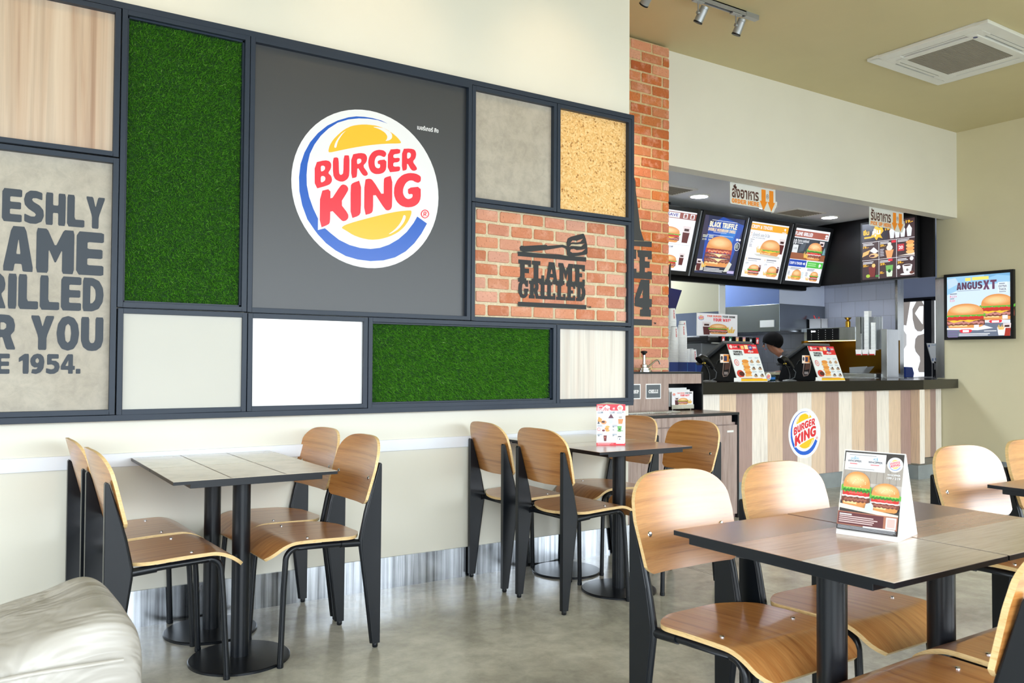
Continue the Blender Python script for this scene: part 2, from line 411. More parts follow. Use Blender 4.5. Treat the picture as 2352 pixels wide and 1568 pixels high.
def burger(A, x, y, w, h, kind='std', flip=1):
    """bun, lettuce, tomato, cheese, patty; x,y = bottom centre"""
    bun = S(222, 150, 82); bunl = S(246, 208, 150); let = S(96, 178, 56); letd = S(44, 122, 38); tom = S(206, 44, 38)
    pat = S(112, 58, 42); patl = S(160, 92, 74); che = S(252, 196, 60); bac = S(176, 62, 48)
    hw = w / 2
    A.P([(x - hw * .92, y + h * .16), (x - hw * .86, y + h * .04), (x - hw * .7, y), (x + hw * .7, y), (x + hw * .86, y + h * .04), (x + hw * .92, y + h * .16)], bun)
    A.P([(x - hw * .85, y + h * .16), (x - hw * .8, y + h * .1), (x + hw * .1, y + h * .08), (x + hw * .1, y + h * .16)], bunl)
    def layer(y0, y1, c, a=.02, sx=1.0, n=14):
        top = wave(x - hw * sx, x + hw * sx, y1, a * h, n, y1 * 9); bot = wave(x - hw * sx, x + hw * sx, y0, a * h, n, y0 * 7 + 1)
        A.P(bot + top[::-1], c)
    base = y + h * .14
    if kind == 'double':
        for k in range(2):
            layer(base, base + h * .14, pat, .03, .97, 22); layer(base + h * .03, base + h * .09, patl, .035, .9, 22); layer(base + h * .05, base + h * .07, S(196, 130, 104), .03, .6, 20)
            A.P([(x - hw * .7, base + h * .13), (x + hw * .8, base + h * .13), (x + hw * .3, base + h * .1), (x + hw * .1, base + h * .02), (x - hw * .2, base + h * .1)], S(250, 226, 170)); base += h * .15
        layer(base, base + h * .17, bac, .04, .97, 22); layer(base + h * .03, base + h * .09, S(226, 150, 110), .045, .8, 18); layer(base + h * .1, base + h * .14, S(140, 60, 44), .04, .9, 20); base += h * .14
    elif kind == 'thick':
        layer(base, base + h * .2, pat, .02, 1.0, 22); layer(base + h * .05, base + h * .14, S(196, 130, 124), .04, .95, 22)
        A.P([(x - hw, base + h * .22), (x + hw, base + h * .22), (x + hw * .5, base + h * .17), (x + hw * .2, base + h * .1), (x - hw * .1, base + h * .17), (x - hw * .6, base + h * .1)], che); base += h * .2
        layer(base, base + h * .1, bac, .02, .95); layer(base + h * .05, base + h * .15, tom, .012, .92); base += h * .14
        layer(base, base + h * .1, let, .035, 1.04, 22); base += h * .06
    elif kind == 'chicken':
        layer(base, base + h * .14, S(220, 140, 60), .03, 1.02); A.P([(x - hw * .8, base + h * .15), (x + hw * .8, base + h * .15), (x, base + h * .02)], che); base += h * .14
        layer(base, base + h * .1, let, .03, 1.0); base += h * .06
    else:
        layer(base, base + h * .15, pat, .03, .99, 20); layer(base + h * .04, base + h * .1, patl, .03, .8, 20); layer(base + h * .14, base + h * .19, S(244, 236, 232), .02, 1.0); base += h * .18
        layer(base, base + h * .13, tom, .012, .94); layer(base + h * .05, base + h * .09, S(236, 96, 90), .01, .5); base += h * .11
        layer(base, base + h * .16, let, .05, 1.07, 24); layer(base, base + h * .06, letd, .035, .95, 24); layer(base + h * .09, base + h * .13, S(150, 214, 96), .035, .9, 24); base += h * .11
    ht = y + h - base
    lerp = lambda p, q, t: tuple(p[i] + (q[i] - p[i]) * t for i in range(3)) + (1,)
    for k in range(6):
        t = k / 5; cx_ = x - hw * .1 * t; sc_ = 1 - .62 * t; y0 = base + ht * .30 * t
        dome = [(cx_ + hw * .95 * sc_ * math.cos(a), y0 + ht * (.97 - .30 * t - .12 * t) * sc_ ** .35 * max(0.0, math.sin(a)) ** 0.75 * (1 if k == 0 else .96)) for a in [PI * i / 20 for i in range(21)]]
        if k: dome = [(cx_ + hw * .95 * sc_ * math.cos(a), base + ht * .46 + ht * .44 * (1 - .55 * t) * math.sin(a)) for a in [2 * PI * i / 22 for i in range(22)]]
        A.P(dome, lerp(bun, bunl, t * .9))
    if kind == 'std' and w > .3:
        for i in range(16):
            a_ = .3 + 2.5 * ((i * .618) % 1); r_ = .35 + .5 * ((i * .37) % 1); A.E(x + hw * .9 * r_ * math.cos(a_), base + ht * .9 * r_ * math.sin(a_), w * .014, h * .014, S(252, 232, 190), 8)
def drink(A, x, y, w, h, c=S(90, 26, 22)):
    A.P([(x - w * .36, y), (x + w * .36, y), (x + w * .5, y + h), (x - w * .5, y + h)], c)
    A.P([(x - w * .45, y + h * .62), (x + w * .45, y + h * .62), (x + w * .5, y + h), (x - w * .5, y + h)], S(226, 214, 214))
    A.R(x - w * .3, x + w * .3, y + h * .7, y + h * .85, S(60, 20, 20))
def fries(A, x, y, w, h):
    for i in range(7):
        a = -.5 + i / 6; A.P([(x + a * w * .6 - w * .05, y), (x + a * w * .6 + w * .06, y), (x + a * w * 1.0 + w * .06, y + h * (.75 + .25 * math.sin(i * 2))), (x + a * w * 1.0 - w * .05, y + h * (.75 + .25 * math.sin(i * 2)))], S(246, 206, 104) if i % 2 else S(228, 176, 72))
SLAB = {  # slab lettering on a 10 x 12 grid: lists of rectangles / polygons
 'F': [[(0,0),(6,0),(6,2.2),(4.8,2.2),(4.8,5),(8,5),(8,7.4),(4.8,7.4),(4.8,9.6),(7.6,9.6),(7.6,8.4),(9.6,8.4),(9.6,12),(0,12),(0,9.8),(1.4,9.8),(1.4,2.2),(0,2.2)]],
 'L': [[(0,0),(9.4,0),(9.4,4.4),(7.2,4.4),(7.2,2.4),(5,2.4),(5,9.8),(6.4,9.8),(6.4,12),(0,12),(0,9.8),(1.4,9.8),(1.4,2.2),(0,2.2)]],
 'A': [[(0,0),(4.2,0),(4.2,2.2),(3.4,2.2),(3.7,3.6),(6.3,3.6),(6.6,2.2),(5.8,2.2),(5.8,0),(10,0),(10,2.2),(9.3,2.2),(7.2,12),(2.8,12),(.7,2.2),(0,2.2)],[(4.2,5.6),(5.8,5.6),(5,9)]],
 'M': [[(0,0),(4.2,0),(4.2,2.2),(3.5,2.2),(3.5,7),(5,3),(6.5,7),(6.5,2.2),(5.8,2.2),(5.8,0),(10,0),(10,2.2),(9.2,2.2),(9.2,9.8),(10,9.8),(10,12),(6.8,12),(5,7.6),(3.2,12),(0,12),(0,9.8),(.8,9.8),(.8,2.2),(0,2.2)]],
 'E': [[(0,0),(9.2,0),(9.2,3.8),(7.2,3.8),(7.2,2.3),(4.8,2.3),(4.8,5),(7,5),(7,7.2),(4.8,7.2),(4.8,9.7),(7.2,9.7),(7.2,8.4),(9.2,8.4),(9.2,12),(0,12),(0,9.8),(1.4,9.8),(1.4,2.2),(0,2.2)]],
 'G': [[(9.4,7.6),(9.4,12),(7.6,12),(7.2,11.4),(5,12.2),(2.4,11.4),(.5,9),(.1,6),(.5,3),(2.2,.6),(5,-.2),(7.2,.4),(9,2),(9,4.4),(9.8,4.4),(9.8,6.4),(5.6,6.4),(5.6,4.4),(6.2,4.4),(6,2.6),(5,2.2),(4,3),(3.6,6),(4,9),(5.2,9.8),(6.6,9),(7.2,7.6)]],
 'R': [[(0,0),(5.6,0),(5.6,2.2),(4.6,2.2),(4.6,4.8),(5.2,4.8),(6.6,0),(10,0),(10,2.2),(9.2,2.2),(8.2,5.2),(9.3,7),(9.3,9.6),(7.8,11.6),(5.8,12),(0,12),(0,9.8),(1.2,9.8),(1.2,2.2),(0,2.2)],[(4.6,7),(5.6,7),(6.1,8.2),(5.6,9.7),(4.6,9.7)]],
 'I': [[(2,0),(8,0),(8,2.2),(6.8,2.2),(6.8,9.8),(8,9.8),(8,12),(2,12),(2,9.8),(3.2,9.8),(3.2,2.2),(2,2.2)]],
 'D': [[(0,0),(5.4,0),(8.2,1.6),(9.6,4.6),(9.6,7.6),(8.2,10.6),(5.4,12),(0,12),(0,9.8),(1.2,9.8),(1.2,2.2),(0,2.2)],[(4.6,2.6),(5.6,3.4),(6.2,6),(5.6,8.8),(4.6,9.5)]],
 'C': [[(9.2,7.4),(9.2,12),(7.4,12),(7,11.4),(5,12.2),(2.4,11.4),(.5,9),(.1,6),(.5,3),(2.4,.6),(5,-.2),(7.6,.6),(9.2,3.4),(7.4,4.4),(6.4,2.6),(5,2.2),(4,3),(3.6,6),(4,9),(5.2,9.8),(6.6,9),(7,7.4)]],
 'H': [[(0,0),(4.4,0),(4.4,2.2),(3.8,2.2),(3.8,4.8),(6.2,4.8),(6.2,2.2),(5.6,2.2),(5.6,0),(10,0),(10,2.2),(9.2,2.2),(9.2,9.8),(10,9.8),(10,12),(5.6,12),(5.6,9.8),(6.2,9.8),(6.2,7.2),(3.8,7.2),(3.8,9.8),(4.4,9.8),(4.4,12),(0,12),(0,9.8),(.8,9.8),(.8,2.2),(0,2.2)]],
 'U': [[(0,12),(0,9.8),(.8,9.8),(.8,3),(2.2,.8),(5,-.2),(7.8,.8),(9.2,3),(9.2,9.8),(10,9.8),(10,12),(5.8,12),(5.8,9.8),(6.4,9.8),(6.4,3.4),(5,2.2),(3.8,3.4),(3.8,9.8),(4.6,9.8),(4.6,12)]],
 'P': [[(0,0),(6,0),(6,2.2),(4.8,2.2),(4.8,4.4),(6.4,4.4),(8.8,5.6),(9.6,8.2),(8.8,10.8),(6.4,12),(0,12),(0,9.8),(1.2,9.8),(1.2,2.2),(0,2.2)],[(4.8,6.6),(5.8,6.8),(6.2,8.2),(5.8,9.6),(4.8,9.8)]],
 'K': [[(0,0),(5,0),(5,2.2),(4,2.2),(4,4.6),(6,0),(10,0),(10,2.2),(9.2,2.2),(7,6.2),(9,9.8),(10,9.8),(10,12),(6,12),(4,7.6),(4,9.8),(5,9.8),(5,12),(0,12),(0,9.8),(1,9.8),(1,2.2),(0,2.2)]],
 'T': [[(2.4,0),(7.6,0),(7.6,2.2),(6.6,2.2),(6.6,9.6),(7.8,9.6),(7.8,8),(9.8,8),(9.8,12),(.2,12),(.2,8),(2.2,8),(2.2,9.6),(3.4,9.6),(3.4,2.2),(2.4,2.2)]],
}
def slab(A, word, x0, x1, y0, y1, col, wd={}):
    ws = [wd.get(ch, 0.62 if ch == 'I' else (1.2 if ch == 'M' else 1.0)) for ch in word]
    u = (x1 - x0) / sum(ws); x = x0
    s0 = A.k
    for ch, w in zip(word, ws):
        W = u * w * 0.985
        lo, hi = (2, 8) if ch == 'I' else (0, 10)
        A.P([[(x + (p[0] - lo) / (hi - lo) * W, y0 + p[1] / 12 * (y1 - y0)) for p in l] for l in SLAB[ch]], col); A.k = s0
        x += u * w
    A.k = s0 + A.e

SANS = {
 'F': [[(0,0),(3.6,0),(3.6,4.6),(8,4.6),(8,7.4),(3.6,7.4),(3.6,9.2),(8.8,9.2),(8.8,12),(0,12)]],
 'E': [[(0,0),(9,0),(9,2.8),(3.6,2.8),(3.6,4.7),(8.6,4.7),(8.6,7.3),(3.6,7.3),(3.6,9.2),(9,9.2),(9,12),(0,12)]],
 'R': [[(0,0),(3.6,0),(3.6,4.2),(4.6,4.2),(6.2,0),(10,0),(7.8,4.9),(9.3,6.4),(9.6,8.4),(8.9,10.6),(7.2,11.8),(5,12),(0,12)],[(3.6,6.8),(5,6.8),(6,7.5),(6,8.7),(5,9.3),(3.6,9.3)]],
 'S': [[(.4,.6),(3,-.1),(6,-.1),(8.6,.9),(9.7,3),(9.4,5.2),(7.6,6.8),(4.6,8),(3.9,8.7),(4.4,9.3),(6,9.4),(8.8,8.8),(8.8,11.5),(6,12.1),(3,12),(.9,10.8),(.1,8.6),(.6,6.6),(2.4,5.2),(5.2,4),(5.9,3.3),(5.3,2.6),(3.6,2.5),(.4,3.4)]],
 'H': [[(0,0),(3.6,0),(3.6,4.6),(6.2,4.6),(6.2,0),(9.8,0),(9.8,12),(6.2,12),(6.2,7.4),(3.6,7.4),(3.6,12),(0,12)]],
 'L': [[(0,0),(8.4,0),(8.4,2.8),(3.6,2.8),(3.6,12),(0,12)]],
 'Y': [[(3.2,0),(6.8,0),(6.8,4.6),(10.2,12),(6.4,12),(5,8),(3.6,12),(-.2,12),(3.2,4.6)]],
 'A': [[(0,0),(3.5,0),(3.9,2),(6.1,2),(6.5,0),(10,0),(7.2,12),(2.8,12)],[(4.3,4.6),(5.7,4.6),(5,8.8)]],
 'M': [[(0,0),(3.2,0),(3.2,6.6),(5,2.6),(6.8,6.6),(6.8,0),(10,0),(10,12),(7.2,12),(5,7.2),(2.8,12),(0,12)]],
 'G': [[(9.4,8.2),(9.2,10.6),(7.4,11.8),(5.2,12.2),(2.6,11.4),(.7,9.2),(.1,6),(.7,2.8),(2.6,.6),(5.2,-.2),(7.6,.2),(9.7,1.6),(9.7,6.6),(5.2,6.6),(5.2,4.2),(6.4,4.2),(6.4,2.9),(5.3,2.6),(4.2,3.4),(3.7,6),(4.2,8.7),(5.4,9.5),(6.8,9),(7.2,7.6)]],
 'I': [[(0,0),(3.6,0),(3.6,12),(0,12)]],
 'D': [[(0,0),(4.6,0),(7.6,1),(9.4,3.4),(9.8,6),(9.4,8.6),(7.6,11),(4.6,12),(0,12)],[(3.5,2.8),(4.6,3),(5.8,4.2),(6.1,6),(5.8,7.8),(4.6,9),(3.5,9.2)]],
 'O': [[(5,-.2),(7.6,.5),(9.3,2.7),(9.9,6),(9.3,9.3),(7.6,11.5),(5,12.2),(2.4,11.5),(.7,9.3),(.1,6),(.7,2.7),(2.4,.5)],[(5,2.6),(6,3.4),(6.4,6),(6,8.6),(5,9.4),(4,8.6),(3.6,6),(4,3.4)]],
 'U': [[(0,12),(0,3.6),(1,1.2),(3,0),(5,-.2),(7,0),(9,1.2),(10,3.6),(10,12),(6.4,12),(6.4,4),(5.9,2.9),(5,2.6),(4.1,2.9),(3.6,4),(3.6,12)]],
 'N': [[(0,0),(3.4,0),(3.4,6.2),(6.4,0),(9.8,0),(9.8,12),(6.4,12),(6.4,5.8),(3.4,12),(0,12)]],
 'C': [[(9.6,4.2),(8.8,1.6),(7,.2),(5,-.2),(2.5,.6),(.7,2.8),(.1,6),(.7,9.2),(2.5,11.4),(5,12.2),(7,11.8),(8.8,10.4),(9.6,7.8),(6.5,7.4),(6,9),(5,9.5),(4.1,8.7),(3.7,6),(4.1,3.3),(5,2.5),(6,3),(6.5,4.6)]],
 '1': [[(2.6,0),(6.4,0),(6.4,12),(3.6,12),(0,9.6),(0,7),(2.6,8.2)]],
 '9': [[(1,.4),(4,-.2),(7,.8),(9,3.2),(9.6,7.4),(9,10.2),(7.2,11.8),(4.8,12.2),(2.2,11.4),(.5,9.4),(.2,7.4),(1,5),(3,3.8),(5.2,3.9),(4.4,2.8),(1.6,2.8)],[(4.8,6.3),(5.9,7),(6,8.4),(4.9,9.6),(3.7,8.6),(3.7,7.2)]],
 '5': [[(.4,.6),(3,-.2),(6,0),(8.4,1.4),(9.4,4),(8.8,6.4),(6.8,7.9),(4,8),(4,9.2),(8.6,9.2),(8.6,12),(1,12),(1,5.4),(4,5.7),(5.6,5),(6,4),(5.4,3),(3.8,2.6),(.4,3.4)]],
 '4': [[(5.2,0),(8.4,0),(8.4,2.4),(9.8,2.4),(9.8,4.8),(8.4,4.8),(8.4,12),(4.6,12),(0,4.8),(0,2.4),(5.2,2.4)],[(5.2,4.8),(5.2,8.4),(3.2,4.8)]],
 '.': [[(0,0),(3.2,0),(3.2,3),(0,3)]],
 'W': [[(1.6,0),(4.1,0),(5,5.6),(5.9,0),(8.4,0),(10.2,12),(7.6,12),(6.9,5),(6,10),(4,10),(3.1,5),(2.4,12),(-.2,12)]],
 'B': [[(0,0),(5.2,0),(8,.8),(9.4,3.4),(8.8,5.2),(7.6,6.2),(8.8,7.4),(9,9),(7.8,11.2),(5,12),(0,12)],[(3.5,2.6),(5,2.7),(5.8,3.6),(5,4.7),(3.5,4.8)],[(3.5,7.2),(4.8,7.3),(5.5,8.2),(4.8,9.3),(3.5,9.4)]],
 'K': [[(0,0),(3.5,0),(3.5,4.6),(6,0),(10,0),(6.4,6.2),(9.8,12),(6,12),(3.5,7.4),(3.5,12),(0,12)]],
 'P': [[(0,0),(3.5,0),(3.5,4),(6,4.1),(8.4,5.2),(9.4,8),(8.4,10.9),(6,12),(0,12)],[(3.5,6.6),(5,6.7),(5.9,8),(5,9.3),(3.5,9.4)]],
 'T': [[(3.2,0),(6.8,0),(6.8,9.2),(9.8,9.2),(9.8,12),(.2,12),(.2,9.2),(3.2,9.2)]],
 'X': [[(-.2,0),(3.6,0),(5,3.6),(6.4,0),(10.2,0),(7,6),(10,12),(6.3,12),(5,8.6),(3.7,12),(0,12),(3,6)]],
 '!': [[(.4,4),(3.2,4),(3.6,12),(0,12)]],
}
SW_ = {'I': .42, '.': .38, '1': .70, 'M': 1.24, 'W': 1.34, 'F': .93, 'L': .9, 'E': .95, ' ': .5, '!': .42}
def sans_w(word): return sum(SW_.get(c, 1.0) for c in word) * 1.0
def sans(A, word, x0, x1, y0, y1, col, rnd=.1, gap=.07):
    u = (x1 - x0) / sans_w(word); x = x0; s0 = A.k
    for ch in word:
        w = SW_.get(ch, 1.0) * u
        if ch != ' ':
            ex = max(p[0] for p in SANS[ch][0]); W = w - gap * u
            sx_ = W / max(ex, 1)
            A.P([chaikin([(x + p[0] * sx_, y0 + p[1] / 12 * (y1 - y0)) for p in l], rnd) for l in SANS[ch]], col); A.k = s0
        x += w
    A.k = s0 + A.e

TR={"Y":[[[[-541,402],[-524,478],[-480,556],[-405,641],[-329,712],[-237,768],[-127,802],[-17,820],[112,824],[224,800],[324,761],[390,720],[439,673],[444,654],[417,644],[212,610],[-15,556],[-234,490],[-417,427],[-522,390]],[[-466,471],[-451,524],[-420,580],[-359,663],[-251,739],[-329,683],[-388,600],[-420,537],[-437,463],[-456,459]],[[39,802],[127,810],[210,805],[276,785],[317,746],[317,700],[285,666],[220,644],[244,673],[251,712],[217,754],[144,785]]],[[[-356,-520],[-315,-485],[-176,-429],[-2,-368],[222,-293],[417,-237],[585,-207],[605,-215],[600,-261],[561,-349],[495,-439],[405,-517],[290,-578],[161,-622],[32,-641],[-95,-629],[-205,-600],[-290,-556],[-344,-532]],[[273,-551],[363,-483],[437,-400],[478,-320],[488,-280],[515,-278],[524,-307],[495,-378],[420,-468],[322,-532]]]],"U":[[[[254,876],[159,902],[46,912],[-66,910],[-176,898],[-283,868],[-422,805],[-556,720],[-676,607],[-771,483],[-841,346],[-888,198],[-905,39],[-898,-132],[-861,-298],[-795,-461],[-705,-580],[-659,-634],[-554,-732],[-432,-810],[-295,-871],[-139,-902],[34,-910],[212,-888],[376,-837],[524,-749],[649,-632],[749,-500],[832,-356],[688,-278],[637,-366],[537,-495],[422,-598],[290,-680],[161,-732],[34,-756],[-110,-754],[-249,-729],[-388,-676],[-495,-605],[-571,-549],[-661,-580],[-661,-439],[-722,-324],[-776,-188],[-807,-49],[-812,78],[-802,207],[-773,341],[-717,463],[-637,583],[-541,685],[-422,778],[-283,841],[-144,878],[-17,895],[110,898]]]],"R":[[[[-712,241],[-583,288],[-522,285],[-498,249],[-505,190],[-541,134],[-498,105],[-485,49],[-510,2],[-563,-27],[-707,-83]],[[-634,210],[-602,220],[-578,207],[-580,173],[-607,149],[-632,141]],[[-632,83],[-598,93],[-571,76],[-576,39],[-605,15],[-632,7]]],[[[-480,329],[-432,346],[-405,334],[-398,154],[-383,132],[-361,137],[-341,161],[-339,380],[-293,390],[-263,388],[-261,149],[-283,95],[-337,54],[-390,49],[-446,68],[-476,122]]],[[[-239,405],[-122,444],[-51,444],[-24,402],[-34,341],[-83,283],[-17,210],[-15,180],[-49,159],[-88,171],[-156,266],[-161,146],[-173,127],[-237,107]],[[-163,361],[-124,373],[-102,361],[-105,329],[-129,307],[-161,295]]],[[[237,476],[222,444],[198,437],[161,449],[124,446],[93,420],[76,371],[78,320],[93,288],[127,280],[154,295],[154,339],[120,337],[120,383],[239,412],[239,288],[207,239],[151,212],[85,202],[29,224],[-2,278],[-12,351],[5,422],[51,485],[122,520],[195,524],[232,502]]],[[[261,541],[432,578],[434,524],[410,510],[337,490],[337,441],[427,461],[427,420],[402,398],[337,385],[337,329],[434,349],[434,300],[412,280],[259,246]]],[[[459,580],[576,602],[644,595],[666,546],[654,483],[612,434],[673,368],[678,339],[639,315],[595,320],[532,412],[532,327],[512,307],[459,293]],[[532,539],[563,549],[588,534],[585,495],[561,468],[532,461]]],[[[-639,-102],[-507,-54],[-505,-207],[-380,-5],[-344,20],[-298,12],[-273,-22],[-280,-59],[-378,-222],[-271,-341],[-268,-393],[-300,-429],[-339,-441],[-368,-424],[-505,-302],[-507,-468],[-527,-500],[-639,-554]]],[[[-244,12],[-220,51],[-105,102],[-102,-302],[-129,-351],[-239,-398]]],[[[-59,112],[7,137],[56,122],[207,-83],[205,149],[224,178],[324,215],[327,-176],[310,-222],[271,-244],[229,-237],[61,-17],[63,-263],[37,-305],[-59,-337]]],[[[737,246],[734,193],[700,166],[656,171],[615,188],[563,180],[515,141],[480,68],[478,0],[507,-49],[549,-66],[593,-51],[617,-27],[617,12],[551,-2],[549,83],[734,122],[737,-32],[702,-105],[634,-154],[541,-176],[451,-163],[383,-110],[349,-29],[354,76],[398,173],[471,244],[563,280],[656,285],[717,266]]],[[[800,-171],[846,-185],[866,-227],[846,-271],[800,-295],[754,-280],[734,-239],[754,-195]],[[800,-185],[766,-202],[751,-239],[768,-271],[800,-283],[834,-266],[851,-227],[832,-195]]],[[[778,-205],[807,-198],[824,-210],[822,-229],[810,-239],[827,-261],[815,-263],[798,-241],[790,-244],[790,-266],[778,-266]],[[790,-212],[805,-210],[810,-220],[802,-232],[790,-232]]]],"M":[[[[2696,1852],[2706,1864],[2731,1864],[2889,1884],[2895,1878],[3007,1894],[3041,1888],[3037,1912],[3044,1934],[3067,1947],[3159,1974],[3169,1973],[3183,1946],[3194,1909],[3197,1860],[3190,1849],[3081,1827],[3054,1826],[3040,1837],[3037,1864],[3031,1874],[3001,1878],[2896,1855],[2756,1831],[2725,1829],[2701,1835]],[[3064,1909],[3081,1926],[3115,1927],[3142,1937],[3162,1944],[3142,1923],[3115,1916],[3081,1915]],[[3055,1884],[3074,1904],[3115,1905],[3142,1910],[3175,1915],[3149,1894],[3115,1894],[3074,1892]],[[3064,1858],[3068,1871],[3091,1876],[3115,1870],[3149,1875],[3183,1883],[3156,1863],[3122,1855],[3081,1851]]],[[[2684,1828],[2725,1829],[2851,1829],[2981,1833],[3041,1829],[3187,1832],[3187,1805],[3048,1803],[2916,1804],[2788,1802],[2684,1802]]],[[[2688,1538],[3189,1540],[3189,1514],[2688,1512]]]],"B":[[[[4462,2720],[4479,2692],[4504,2640],[4505,2572],[4539,2373],[4553,2272],[4576,2215],[4596,2172],[4464,2167]]],[[[4464,2161],[4679,2174],[4679,2128],[4464,2122]]],[[[4464,2093],[4512,2096],[4512,2020],[4464,2019]]],[[[4529,2094],[4679,2097],[4679,2028],[4636,2027],[4636,2045],[4605,2042],[4605,2008],[4656,2009],[4656,1958],[4605,1956],[4605,1919],[4634,1919],[4634,1929],[4680,1930],[4680,1866],[4465,1864],[4465,1939],[4515,1943],[4515,1913],[4549,1914],[4548,2032],[4529,2041]]],[[[4562,1859],[4654,1860],[4655,1707],[4680,1706],[4680,1642],[4655,1640],[4655,1622],[4671,1620],[4671,1564],[4556,1564],[4555,1615],[4578,1620],[4578,1633],[4499,1642],[4497,1705]],[[4586,1782],[4583,1710],[4549,1708]]],[[[4466,1539],[4681,1539],[4681,1490],[4466,1490]]]]}
EXPO=0.29; WORLD=1.0; WIN=2150; WIN2=560; SPOT_W=10
# ================================================================== camera
cam = bpy.data.cameras.new('camera'); cam.sensor_width = 36; cam.sensor_fit = 'HORIZONTAL'; cam.lens = 1926.76 * 36 / 2352
co = bpy.data.objects.new('camera', cam); COL.objects.link(co)
_R = ((0.8349563, -0.5502794, 0.0063668), (0.0187265, 0.0168479, -0.9996827), (0.5499976, 0.8348106, 0.0243721))
mx = Matrix([[_R[0][i], -_R[1][i], -_R[2][i], (0, 0, 1.19)[i]] for i in range(3)] + [[0, 0, 0, 1]])
co.matrix_world = mx; cam.clip_start = 0.05; cam.clip_end = 200
cam.dof.use_dof = True; cam.dof.focus_distance = 5.6; cam.dof.aperture_fstop = 13.0
SC.camera = co
SC.view_settings.view_transform = 'Standard'; SC.view_settings.look = 'None'; SC.view_settings.gamma = 1
SC.view_settings.use_curve_mapping = False
SC.view_settings.exposure = EXPO

# ================================================================== the room
WN_ = -2.1; WY = 4.06; CZ = 3.82; WX = 9.4
struct(BX(-4, 14, -8, 12, -0.12, 0).build('floor', M['floor']))
struct(BX(-3.9, WX + 0.2, WN_, 5.28, CZ, CZ + 0.12).build('ceiling', M['ceil']))
# feature wall (its end shows the corner before the brick wall)
struct(BX(-3.9, 3.566, WY, 5.26, 0, CZ).build('wall_left', M['wall']))
m_ = MB(); m_.box(-3.9, -3.8, WN_, WY, 2.48, CZ); m_.box(-3.9, -3.8, 3.6, WY, 0, 2.48); struct(m_.build('wall_front', M['wall']))
m_ = MB(); m_.box(-3.9, -3.8, WN_, 3.6, 2.40, 2.48); m_.box(-3.9, -3.8, WN_, 3.6, 0, .1)
for y_ in (WN_, -.3, 1.6, 3.5): m_.box(-3.9, -3.8, y_, y_ + .08, .1, 2.40)
struct(m_.build('window_3', M['frame']))
struct(BX(4.86, WX, 5.13, 5.28, 2.85, CZ).build('wall_back', M['wall']))
struct(BX(WX, WX + 0.22, WN_, 5.37, 0, CZ).build('wall_right', M['khaki']))
# glazed street side: sill, head and mullions, open daylight between
g = MB()
g.box(-3.9, WX, WN_ - .1, WN_, 0, 0.12); g.box(-3.9, WX, WN_ - .1, WN_, 2.40, 2.48)
for i in range(6): g.box(-3.9 + i * 2.66 - .025, -3.9 + i * 2.66 + .025, WN_ - .1, WN_, 0.12, 2.40)
struct(g.build('window_2', M['frame'])); struct(BX(-3.9, WX + .2, WN_ - .1, WN_, 2.48, CZ).build('wall_street', M['wall']))

# rails and baseboards
struct(BX(-3.8, 3.566, 4.046, WY, 0.716, 0.776).build('trim_1', M['trimwhite'], bevel=0.003))
b = MB()
xs = [-3.8, -1.9, -0.3, 0.92, 2.42, 3.57]
for a, c in zip(xs, xs[1:]): b.box(a, c - .003, 4.047, WY, 0.0, 0.162)
b.box(3.566, 3.58, 4.05, 5.08, 0, .162)
struct(b.build('baseboard_left', M['basesteel']))
struct(BX(WX - 0.012, WX, WN_, 4.95, 0, 0.15).build('baseboard_right', M['basesteel']))
# stainless end trim of the right wall beside the counter
struct(BX(WX - 0.012, WX + 0.23, 5.28, 5.38, 1.04, 2.19).build('trim_2', M['steel']))

# ------------------------------------------------------------------ bricks
def brick_field(x0, x1, z0, z1, yf, ybk, course, blen, cols, name, first=0.0, joint=0.0155, parent=None, seed=3, odd_shift=0.5, tallm='mortar', lowcols=None):
    rnd = random.Random(seed)
    mb = MB(); mb.box(x0, x1, yf + 0.006, ybk, z0, z1, 1, (0.9, 0.9, 0.9, 1))
    nrow = int((z1 - z0) / course) + 2
    for r in range(nrow):
        zb = z1 - (r + 1) * course + joint * .5; zt = zb + course - joint
        if zt <= z0 + .004: break
        zb = max(zb, z0); x = x0 - blen + ((r % 2) * odd_shift * blen) + first
        while x < x1:
            a = max(x + joint / 2, x0); c = min(x + blen - joint / 2, x1 + 0.002)
            if c - a > 0.012:
                j = lambda: rnd.uniform(-.0018, .0018)
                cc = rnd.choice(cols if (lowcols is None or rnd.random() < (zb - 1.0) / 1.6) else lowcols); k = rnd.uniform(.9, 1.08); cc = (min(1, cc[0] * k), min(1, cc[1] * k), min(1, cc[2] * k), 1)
                rr = min(.007, (c - a) / 3, (zt - zb) / 3)
                out = []
                for (cx, cz, a0) in ((c - rr, zt - rr, 0), (a + rr, zt - rr, PI / 2), (a + rr, zb + rr, PI), (c - rr, zb + rr, 1.5 * PI)):
                    for q in range(3):
                        t = a0 + q * PI / 4; out.append((cx + rr * math.cos(t) + j(), cz + rr * math.sin(t) + j()))
                n = len(out); mx_, mz_ = (a + c) / 2, (zt + zb) / 2
                y_ = yf + j() * .6
                ins = [(mx_ + (p[0] - mx_) * .965, mz_ + (p[1] - mz_) * .92) for p in out]
                mb.add([(p[0], y_, p[1]) for p in ins] + [(p[0], yf + .004, p[1]) for p in out] + [(p[0], yf + .008, p[1]) for p in out],
                       [tuple(range(n))] + [(i, (i + 1) % n, n + (i + 1) % n, n + i) for i in range(n)] + [(n + i, n + (i + 1) % n, 2 * n + (i + 1) % n, 2 * n + i) for i in range(n)], 0, cc)
                if x < x1 <= x + blen:   # the corner return of the wall
                    mb.box(c - .004, c + .002, yf + .004, ybk, zb + .003, zt - .003, 0, cc)
            x += blen
    return mb.build(name, [M['brick'], M[tallm]], parent)
